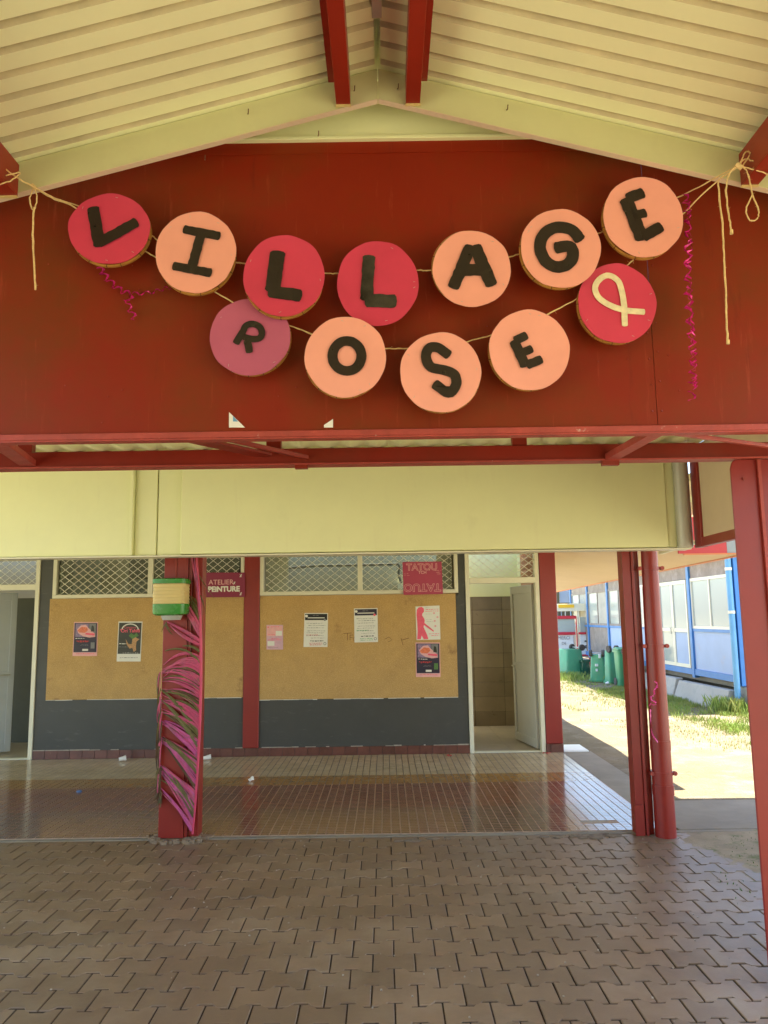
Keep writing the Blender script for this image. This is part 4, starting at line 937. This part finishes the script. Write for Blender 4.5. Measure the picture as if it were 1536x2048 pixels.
# ------------------------------------------------------------------ dispenser box on the left post
bx = thing('dispenser', (at(342,1240,5.91).x, 5.92, 1.62), 'green and cream ribbed plastic dispenser fixed to the left post', 'dispenser')
def rrect(cx, cy, hx, hy, r, n=4):
    out = []
    for (sx, sy, a0) in ((1,1,0),(-1,1,pi/2),(-1,-1,pi),(1,-1,3*pi/2)):
        for k in range(n+1):
            a = a0+pi/2*k/n; out.append((cx+sx*(hx-r)+r*cos(a), cy+sy*(hy-r)+r*sin(a)))
    return out
def loft(prof, cx, cy, name, m, parent):
    q = []; N_ = None
    for (z, hx, hy) in prof:
        ring = rrect(cx, cy, hx, hy, 0.030); N_ = len(ring); q += [(x, y, z) for x, y in ring]
    f = [(i*N_+j, i*N_+(j+1) % N_, (i+1)*N_+(j+1) % N_, (i+1)*N_+j) for i in range(len(prof)-1) for j in range(N_)]
    f += [tuple(range(N_-1, -1, -1)), tuple((len(prof)-1)*N_+j for j in range(N_))]
    MB().add(q, f).build(name, m, parent, smooth=True)
cxb = (at(310,1200,5.91).x+at(375,1200,5.91).x)/2; hxb = (at(375,1200,5.91).x-at(310,1200,5.91).x)/2; cyb = 5.915
zt_, z1_, z2_, z3_ = at(342,1157,5.88).z, at(342,1167,5.88).z, at(342,1208,5.88).z, at(342,1231,5.88).z
loft([(z1_, hxb, 0.105), (zt_-0.006, hxb, 0.105), (zt_, hxb-0.012, 0.095)], cxb, cyb, 'lid', M['lgreen'], bx)
pr_ = []; nrib = 6
for k in range(nrib):
    za = z2_+(z1_-z2_)*k/nrib; zb_ = z2_+(z1_-z2_)*(k+0.8)/nrib
    pr_ += [(za+0.001, hxb-0.007, 0.098), (za+0.008, hxb-0.004, 0.101), (zb_-0.004, hxb-0.004, 0.101), (zb_+0.003, hxb-0.007, 0.098)]
loft(pr_, cxb, cyb, 'ribbed_body', M['lcream'], bx)
loft([(z3_, hxb-0.03, 0.08), (z3_+0.010, hxb-0.008, 0.10), (z3_+0.03, hxb-0.004, 0.103), (z2_, hxb-0.004, 0.103)], cxb, cyb, 'base', M['lgreen'], bx)
MB().tube([(cxb+0.005, cyb, z3_-0.034), (cxb+0.005, cyb, z3_-0.012), (cxb+0.005, cyb, z3_)], [0.066, 0.076, 0.08], 20).build('nozzle', M['lgrey'], bx, smooth=True)

# ------------------------------------------------------------------ painted palm frond
yr = 6.0
fro = thing('palm_frond', at(385,1668,yr), 'dried palm frond painted pink, its leaflets wrapped round the left post', 'palm frond')
rac = [(385,1668),(391,1600),(396,1520),(400,1440),(402,1360),(402,1290),(400,1220),(397,1160),(393,1112)]
MB().tube([at(a, b, yr) for a, b in rac], [0.0085, 0.0095, 0.0105, 0.0115, 0.012, 0.012, 0.011, 0.008, 0.006], 8).build('rachis', M['rachis'], fro, smooth=True)
def rx_at(py):
    for (a, b), (c, d) in zip(rac[:-1], rac[1:]):
        if d <= py <= b: t = (py-b)/(d-b); return a+(c-a)*t
    return 398
def leaflet(p0, p1, p2, wpx, m, tw=0.3, name='leaflet', n=7, bow=0.02):
    A, B, C_ = at(*p0, yr-0.004), at(*p1, yr-0.012-bow), at(*p2, 6.022); mb = MB(); q = []
    w = wpx/F_PX*6.1
    for i in range(n+1):
        t = i/n; p = A*(1-t)**2+B*2*t*(1-t)+C_*t*t
        d = ((B-A)*(1-t)+(C_-B)*t).normalized(); s = d.cross(Vector((0,1,0))).normalized()
        a = tw*sin(t*3+p0[1]); e = s*cos(a)+Vector((0,1,0))*sin(a)*0.8
        ww = w*(0.35+0.65*sin(pi*min(1, (0.15+t*0.85))**0.9))*(1-0.35*t)
        fold = Vector((0, -0.25*ww, 0))
        q += [p-e*ww/2, p+fold, p+e*ww/2]
    mb.add(q, [f for i in range(n) for f in ((3*i, 3*i+1, 3*i+4, 3*i+3), (3*i+1, 3*i+2, 3*i+5, 3*i+4))])
    return mb.build(name, m, fro, smooth=True)
ties = [1344, 1361, 1380, 1402, 1424, 1443, 1476, 1482, 1533, 1541, 1580, 1590]
cnt = 0; py = 1662.0
while py > 1318:
    dlt = 5+ (py-1320)*0.26; e = py-dlt
    e = min(ties, key=lambda t: abs(t-e)) + random.uniform(-4, 4)
    if random.random() < 0.1: e += random.uniform(-12, 12)
    xr = rx_at(py); xe = 322+(py-1660)*-0.012+random.uniform(-3, 5)
    my = (py+e)/2 - random.uniform(3, 11) - max(0, (1480-py)*0.13)
    g = random.random(); mm = M['leafg'] if g < 0.13 else M['leafb'] if g < 0.22 else (M['leafp2'] if (py > 1470 and g < 0.75) else M['leafp'])
    leaflet((xr-2, py), ((xr+xe)/2+random.uniform(-8, 8), my), (xe, e), random.uniform(4.0, 7.5), mm, 0.8, bow=random.uniform(-0.005, .03)); cnt += 1
    py -= random.uniform(2.5, 3.6)
for (p0, p1, p2, wd, m) in (
    ((400,1282),(365,1258),(333,1243),9,'leafp'),((400,1290),(360,1272),(340,1250),8,'leafp'),
    ((400,1315),(365,1292),(327,1330),7,'leafp'),((400,1326),(370,1286),(330,1302),7,'leafg'),((400,1304),(385,1288),(365,1292),6,'leafg'),
    ((399,1252),(382,1222),(368,1196),8,'leafp'),((399,1262),(380,1232),(366,1206),9,'leafp'),((398,1240),(388,1212),(374,1194),6,'leafg'),
    ((398,1228),(390,1204),(376,1192),6,'leafg'),((399,1272),(385,1240),(352,1194),6,'leafp'),((397,1215),(395,1198),(378,1191),5,'leafg'),
    ((399,1245),(394,1180),(384,1112),6,'leafp'),((399,1235),(396,1170),(388,1112),5,'leafp2'),((399,1210),(392,1160),(382,1113),5,'leafp'),
    ((400,1190),(408,1205),(411,1228),2.5,'leafg'),((398,1150),(410,1172),(428,1196),2.0,'leafg')):
    leaflet(p0, p1, p2, wd, M[m], 0.4)
for (a, b) in ((1560,1585),(1545,1580),(1400,1445),(1380,1420),(1478,1498)):     # broad olive leaflets
    leaflet((rx_at(b+50)-2, b+48), (360, (a+b)/2+6), (323, a), 10, M['leafg'], 0.3)
for k in range(44):                                  # dry tips tied behind the left edge
    a = random.choice(ties); L_ = random.uniform(30, 95)
    x0 = 320+random.uniform(-3, 4)
    leaflet((x0, a+random.uniform(-4, 4)), (x0-6+random.uniform(-4, 3), a+L_*0.5), (x0-random.uniform(-3, 8), min(1600, a+L_)), random.uniform(2, 4), M['leafp'] if k % 4 == 1 else M['leafb'] if k % 3 else M['leafg'], 0.9)
for k in range(10): leaflet((318, 1585), (312, 1592+k), (306+random.uniform(-4, 12), 1600+random.uniform(-18, 6)), 4, M['leafb'], 0.9)
for k in range(8): leaflet((334, 1243), (328, 1252), (322+random.uniform(0, 26), 1262+random.uniform(-6, 12)), 3, M['leafg'], 0.9)

# ------------------------------------------------------------------ litter
def cup(px, py, r, h, lab, ang, cat='cup'):
    p = atz(px, py, 0.02); d = Vector((cos(ang), sin(ang)*0.7, 0.15)).normalized()
    c = Vector((p.x, p.y, r*0.9+0.012)); pts = [c-d*h/2, c-d*h*0.46, c+d*h*0.1, c+d*h/2]
    m = MB().tube(pts, [r*0.7, r*0.74, r*0.85, r], 14)
    for i, v in enumerate(m.v):
        m.v[i] = (v[0]+0.004*sin(v[2]*200+v[0]*90), v[1], max(0.0135, v[2]+0.004*sin(v[0]*150)))
    tag(m.build('plastic_cup', M['cupw'], smooth=True), lab, cat)
cup(245, 1521, 0.032, 0.075, 'crumpled white plastic cup on the cream tiles, left of the frond post', 0.6)
cup(413, 1518, 0.026, 0.10, 'white plastic bottle piece on the cream tiles, right of the frond post', 0.35, 'litter')
cup(502, 1561, 0.022, 0.045, 'small crushed white cup on the ochre floor band', 1.2)
p = atz(158, 1584, 0.013); tag(MB().tube([(p.x, p.y, 0.0135), (p.x, p.y, 0.028)], [0.026, 0.022], 14).build('bottle_cap', M['bluecap'], smooth=True), 'blue plastic cap on the dark tiles at far left', 'bottle cap')
for (px, py, lab) in ((904, 1511, 'red petals on the tiles under the right window'), (1092, 1507, 'red petals at the foot of the end red column')):
    p = atz(px, py, 0.014); m = MB()
    for k in range(5):
        a = random.uniform(0, 6); x, y_ = p.x+random.uniform(-.05, .05), p.y+random.uniform(-.03, .03)
        m.add([(x, y_, 0.014), (x+.03*cos(a), y_+.03*sin(a), 0.022), (x+.03*cos(a+1), y_+.03*sin(a+1), 0.016), (x+.012*cos(a+2), y_+.012*sin(a+2), 0.03)], [(0,1,2),(0,2,3)])
    tag(m.build('petals', M['petal']), lab, 'petals')
# wire and gravel crumbs on pavers
cr = MB()
for k in range(130):
    x = random.uniform(-2.2, 2.2); y_ = random.uniform(3.3, 6.0); s = random.uniform(0.0015, 0.0045)
    cr.box(x-s, x+s, y_-s, y_+s, 0.0, s*1.3)
tag(cr.build('grit', M['mortar']), 'scattered grit on the pavers', kind='stuff')

# ------------------------------------------------------------------ blue building
XB = 5.90
bb = thing('blue_building', (XB, 18, 0), 'long blue and pale blue prefabricated building with white windows across the yard', 'building')
def bx_(name, m, y0, y1, z0, z1, x=XB, d=0.06, parent=bb, bev=0.0): return box(name, m, parent, x, x+d, y0, y1, z0, z1, bevel=bev)
posts = [13.20, 15.00, 16.84, 18.70, 20.55, 22.6, 24.6]
for yp in posts: bx_('post', M['blue'], yp-0.055, yp+0.055, 0.42, 2.62, x=XB-0.03, d=0.10)
for a, b in zip(posts[:-1], posts[1:]):
    y0, y1 = a+0.056, b-0.056
    bx_('base_rail', M['blue'], y0, y1, 0.47, 0.58, x=XB-0.02)
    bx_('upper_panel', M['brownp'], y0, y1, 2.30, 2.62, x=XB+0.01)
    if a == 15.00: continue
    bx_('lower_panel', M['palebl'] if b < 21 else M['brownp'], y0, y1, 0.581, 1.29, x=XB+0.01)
    bx_('middle_rail', M['blue'], y0, y1, 1.291, 1.345, x=XB-0.01)
    fr = MB(); X0 = XB-0.005; far = a > 18
    for (p, q_, r1, r2) in ((y0, y1, 1.346, 1.40), (y0, y1, 2.245, 2.299)): fr.box(X0, X0+0.05, p, q_, r1, r2)
    ym = (y0+y1)/2
    for p in (y0, ym-0.025, y1-0.05): fr.box(X0+0.001, X0+0.049, p, p+0.05, 1.401, 2.244)
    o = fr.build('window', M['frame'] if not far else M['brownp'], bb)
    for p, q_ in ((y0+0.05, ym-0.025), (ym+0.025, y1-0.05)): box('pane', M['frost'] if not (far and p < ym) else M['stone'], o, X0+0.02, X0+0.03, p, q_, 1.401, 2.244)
# back wall behind the panes
bx_('inner_wall', M['room'], 13.2, 24.6, 0.5, 2.62, x=XB+0.5, d=0.05)
# double door 15.05..16.78
fr = MB(); X0 = XB-0.01
for p in (15.057, 15.16, 15.88, 15.94, 16.62, 16.735): fr.box(X0, X0+0.05, p, p+0.05, 0.585, 2.29)
for (p, q_) in ((15.21, 15.88), (15.99, 16.62)):
    for z in (0.585, 1.27, 2.22): fr.box(X0+0.001, X0+0.049, p, q_, z, z+0.07)
dd = fr.build('door', M['frame'], bb)
for (p, q_) in ((15.21, 15.88), (15.99, 16.62)):
    for i, (z0, z1) in enumerate(((0.656, 1.269), (1.341, 2.219))):
        box('pane', M['palebl'] if (i == 0 and p < 15.5) else M['frost'], dd, X0+0.02, X0+0.03, p, q_, z0, z1)
MB().tube([(X0-0.03, 16.0, 1.22), (X0-0.03, 16.0, 1.36)], 0.012, 8).build('handle', M['metal'], dd)
# end wall facing the viewer, pipes, roof, foundation
box('end_wall', M['blue'], bb, XB+0.02, 9.5, 13.08, 13.14, 0.42, 2.62)
MB().tube([(XB-0.05, 13.12, 0.05), (XB-0.05, 13.12, 2.62)], 0.050, 14).build('drainpipe', M['pipeblue'], bb, smooth=True)
for z in (1.62, 2.35): MB().tube([(XB-0.05, 13.12, z), (XB-0.05, 13.12, z+0.05)], 0.058, 14).build('collar', M['frame'], bb, smooth=True)
box('roof', M['frame'], bb, XB-0.22, 9.6, 12.95, 24.8, 2.625, 2.70)
box('floor_slab', M['conc'], bb, XB+0.12, 9.5, 13.2, 24.6, 0.36, 0.44)
ys_ = [13.25, 15.55, 17.0, 18.6, 20.3]
for k, (a, b) in enumerate(zip(ys_[:-1], ys_[1:])):
    h = (0.34, 0.36, 0.33, 0.3)[k]; t = random.uniform(-.03, .03)
    m = MB().poly_x([(a+0.03, -0.02), (b-0.03, -0.02), (b-0.06, h-0.01), (a+0.10*(k % 2), h+t*0.3)], 0, 0.14)
    m.v = [(XB-0.25+v[0]+v[2]*0.35, v[1], v[2]) for v in m.v]
    m.build('foundation_slab', M['stone'], bb, bevel=0.01)
box('foundation_block', M['stone'], bb, XB+0.05, XB+0.4, 12.98, 13.3, -0.02, 0.40)

# far workshop at the end of the yard
ws = thing('workshop', (5.5, 28, 0), 'dark open workshop with grey panels beyond the kiosk', 'building')
yf = 28.0
def fbox(name, m, a, b, y0, y1): p, q_ = at(*a, y0), at(*b, y0); return box(name, m, ws, p.x, q_.x, y0, y1, q_.z, p.z)
fbox('back_wall', M['roomd'], (1040,1120), (1230,1300), yf+1.5, yf+1.6)
fbox('grey_panel', M['palebl'], (1119,1176), (1143,1205), yf, yf+0.1)
fbox('side_panel', M['brownp'], (1172,1180), (1200,1320), yf-0.5, yf-0.4)
for px in (1100, 1117, 1174): fbox('post', M['roomd'], (px-3,1150), (px+3,1300), yf-0.2, yf-0.05)
fbox('beam', M['brownp'], (1145,1194), (1176,1199), yf-0.1, yf)
p = at(1153, 1184, yf-0.3); MB().tube([(p.x, p.y, p.z-0.12), (p.x, p.y, p.z-0.02), (p.x, p.y, p.z+0.05)], [0.16, 0.13, 0.04], 14).build('lamp_shade', M['white'], ws, smooth=True)
for k, (a, b, m) in enumerate(((1117,1119,'blue'),(1122,1127,'palebl'),(1131,1134,'white'),(1137,1142,'roomd'),(1160,1166,'yellow'))): fbox('leaning_plank', M[m], (a,1216), (b,1300), yf+1.0, yf+1.1)
box('roof', M['conc'], ws, 2.0, 9.0, 26.5, 31, 3.3, 3.4)

# kiosk
kx = at(1150,1350,23)
ki = thing('kiosk', (kx.x, 23, 0), 'small red and white kiosk with yellow sign strip behind the green bins', 'kiosk')
def kbox(name, m, x0, y0, x1, y1, d0=0.0, d1=0.05, par=ki):   # crop pixels of the closeup are at scale 8.906
    a = at(1100+x0/8.906, 1160+y0/8.906, 23); b = at(1100+x1/8.906, 1160+y1/8.906, 23)
    return box(name, m, par, a.x, b.x, 23+d0, 23+d1, b.z, a.z)
kbox('roof', M['frame'], 30, 425, 830, 545, -0.05, 1.6); s_ = kbox('sign', M['yellow'], 140, 440, 420, 492, -0.075, -0.055)
kbox('pillar', M['frame'], 480, 546, 530, 945); kbox('pillar', M['frame'], 740, 546, 790, 945)
fr = MB()
def kb(mb, x0, y0, x1, y1, d0, d1):
    a = at(1100+x0/8.906, 1160+y0/8.906, 23); b = at(1100+x1/8.906, 1160+y1/8.906, 23); mb.box(a.x, b.x, 23+d0, 23+d1, b.z, a.z)
for r_ in ((60,640,450,690),(60,930,450,975),(450,640,500,1310),(500,930,740,965),(705,966,745,1330),(530,1325,704,1355),(700,1140,1050,1175),(1010,1176,1050,1400),(800,1176,835,1310)): kb(fr, *r_, -0.04, 0.02)
kb(fr, 690, 1331, 745, 1700, -0.03, 0.03)
fr.build('frame', M['kred'], ki, bevel=0.004)
kbox('window', M['frost'], 60, 691, 449, 929, 0, 0.02); kbox('window', M['frost'], 531, 660, 739, 929, 0.02, 0.04)
p1_ = kbox('panel', M['white'], 60, 976, 449, 1700, 0, 0.03); p2_ = kbox('panel', M['white'], 531, 966, 704, 1324, 0, 0.03)
kbox('panel', M['white'], 746, 1176, 799, 1400, 0, 0.03); kbox('panel', M['white'], 836, 1176, 1009, 1400, 0, 0.03)
kbox('side_box', M['white'], 760, 940, 850, 1130, 0.05, 0.4)
def wtext(s, m, cx, cyp, y, size, parent, bold=0.0):
    cu = bpy.data.curves.new('t', 'FONT'); cu.body = s; cu.size = size; cu.extrude = 0.001; cu.offset = bold; cu.align_x = 'CENTER'; cu.align_y = 'CENTER'
    to = bpy.data.objects.new('t', cu); COL.objects.link(to); bpy.context.view_layer.update()
    me = bpy.data.meshes.new_from_object(to.evaluated_get(bpy.context.evaluated_depsgraph_get())); bpy.data.objects.remove(to)
    p = at(cx, cyp, y); me.transform(Matrix.Translation(Vector((p.x, y, p.z))-wloc(parent)) @ Matrix.Rotation(pi/2, 4, 'X'))
    me.materials.clear(); me.materials.append(m); t = bpy.data.objects.new('lettering', me); COL.objects.link(t); t.parent = parent
wtext('MERCI', M['inkgrey'], 1128, 1276, 22.985, 0.13, p1_); wtext('DE', M['inkgrey'], 1128, 1287, 22.985, 0.11, p1_)
wtext('50', M['blackm'], 1170, 1294, 22.985, 0.12, p2_, 0.004)
pb = at(1171.5, 1282, 22.98); MB().poly_y([(pb.x-.05, pb.z), (pb.x, pb.z+.02), (pb.x+.04, pb.z+.015), (pb.x+.02, pb.z-.025), (pb.x-.02, pb.z-.02)], 22.975, 22.985).build('emblem', M['blackm'], p2_)

# bins
def taper_bin(mb, h, wt, wb, dt, db, r=0.03):
    prof = [(0.0, wb, db), (0.02, wb+0.005, db+0.005), (h-0.05, wt, dt), (h-0.05, wt+0.025, dt+0.025), (h, wt+0.025, dt+0.025)]
    q = []; N_ = 0
    for (z, hx, hy) in prof:
        ring = rrect(0, 0, hx, hy, r+0.02, 3); N_ = len(ring); q += [(x, y, z) for x, y in ring]
    f = [(i*N_+j, i*N_+(j+1) % N_, (i+1)*N_+(j+1) % N_, (i+1)*N_+j) for i in range(len(prof)-1) for j in range(N_)]
    f += [tuple(range(N_-1, -1, -1)), tuple((len(prof)-1)*N_+j for j in range(N_))]
    mb.add(q, f)
def wheelie(x, y, h, w, lab, flip, rz=0.0, marks=False):
    o = thing('wheelie_bin', (x, y, 0), lab, 'bin', 'green wheelie bins in the yard')
    def T(mb):
        out = MB(); vs = []
        for v in mb.v:
            X_, Y_, Z_ = v
            if flip: Z_ = h-Z_; X_ = -X_
            c_, s_ = cos(rz), sin(rz); vs.append((x+X_*c_-Y_*s_, y+X_*s_+Y_*c_, Z_+0.0))
        return out.add(vs, mb.f)
    b = MB(); taper_bin(b, h, w, w*0.80, w*1.05, w*0.8); T(b).build('body', M['green'], o, smooth=True)
    for s in (-1, 1):
        zw = -0.04 if flip else 0.10; wv = MB().tube([(s*(w*0.78)-0.03, w*0.85, zw), (s*(w*0.78)+0.03, w*0.85, zw)], 0.085, 16); T(wv).build('wheel', M['rubber'], o, smooth=True)
    ax = MB().tube([(-w*0.78, w*0.85, zw), (w*0.78, w*0.85, zw)], 0.015, 8); T(ax).build('axle', M['metal'], o)
    if not flip:
        lid = MB().poly_x([(-w*1.12, h), (w*1.12, h), (w*1.12, h+0.03), (0, h+0.07), (-w*1.12, h+0.03)], -w*1.05, w*1.05); T(lid).build('lid', M['green'], o, bevel=0.01)
    if marks:
        wt_ = MB(); yy = y-w*1.0-0.005
        for (dx, z, s1, s2) in ((-.02,.62,.02,.05),(-.10,.40,.03,.03),(.06,.38,.03,.03),(-.1,.28,.02,.03)): wt_.box(x+dx-s1, x+dx+s1, yy-0.004-0.08*(z-.3), yy-0.08*(z-.3)+0.06, z-s2, z+s2)
        wt_.build('paint_mark', M['white'], o)
    return o
def bin_at(pxc, pyb, pw, ptop, lab, flip, rz=0.0, marks=False):
    p = atz(pxc, pyb, 0); w = (pw/F_PX*p.y)/2; h = at(pxc, ptop, p.y).z
    wheelie(p.x, p.y, h, w*0.92, lab, flip, rz, marks)
bin_at(1141, 1350, 46, 1298, 'green wheelie bin upside down with one wheel up, leftmost in the yard', True, -1.2)
bin_at(1199, 1362, 33, 1309, 'green wheelie bin upside down with white paint marks, wheels on top', True, 2.7, True)
bin_at(1224, 1366, 23, 1301, 'narrow looking green wheelie bin between the paint marked one and the upright one', True, 3.4)
bin_at(1247, 1372, 27, 1300, 'green wheelie bin standing upright with its lid closed beside the red post', False, 0.1)
bin_at(1266, 1376, 22, 1306, 'green wheelie bin half hidden behind the right red post', True, 0.5)
p = atz(1171, 1351, 0); bg = MB(); taper_bin(bg, 0.42, 0.11, 0.13, 0.1, 0.12); bg.v = [(v[0]+p.x, v[1]+p.y, v[2]+0.01*sin(v[0]*60)) for v in bg.v]
tag(bg.build('rubbish_bag', mat('dark_green_film', (0.02,0.10,0.06), 0.2), smooth=True), 'dark green shiny rubbish bag between two bins', 'rubbish bag')
p = atz(1214, 1369, 0); tag(MB().tube([(p.x-.03, p.y, 0.02), (p.x+.04, p.y, 0.04)], [0.03, 0.035], 8).build('plastic_cup', M['cupw'], smooth=True), 'white cup lying in the grass before the bins', 'cup')

# grass in the yard
gr = MB()
def blades(n, fx, h0, h1, wd):
    k = 0
    while k < n:
        x, y_, dn = fx()
        if random.random() > dn: continue
        k += 1; h = random.uniform(h0, h1); a = random.uniform(0, pi); w = wd*random.uniform(.6, 1.3)
        lx, ly = random.uniform(-.5, .5)*h, random.uniform(-.5, .5)*h
        gr.add([(x-w*cos(a), y_-w*sin(a), -0.015), (x+w*cos(a), y_+w*sin(a), -0.015), (x+lx*.5, y_+ly*.5, h*.7), (x+lx, y_+ly, h)], [(0,1,2),(0,2,3)])
def f1():
    x = random.uniform(3.2, 5.9); y_ = random.uniform(13.5, 24); d = (1 if x > 4.4 else 0.25)*(0.04+max(0, fbm(x*.9, y_*.7)+0.30)*1.6); return x, y_, d
def f2():
    x = random.uniform(4.55, 5.75); y_ = random.uniform(10.6, 17.5); return x, y_, 0.03+max(0, fbm(x*.9+2, y_*.7)+0.45)*min(1, (x-4.5)*1.5)
def f3():
    y_ = random.uniform(9.5, 12.5); x = 4.3+random.gauss(0, 0.35)-(y_-11)*0.25; return x, y_, 0.5
blades(11000, f1, 0.012, 0.055, 0.006); blades(8000, f2, 0.015, 0.07, 0.006); blades(1200, f3, 0.01, 0.03, 0.005)
def f4(): return XB-0.15+random.gauss(0, .13), 13.15+random.gauss(0, .2), 1
blades(700, f4, 0.1, 0.28, 0.008)
def f5():
    x = random.gauss(4.75, .25); y_ = random.gauss(20.6, .5); return x, y_, 1
blades(900, f5, 0.06, 0.18, 0.007)
tag(gr.build('grass', M['grass']), 'short patchy grass in the sunny yard and along the blue building', kind='stuff')
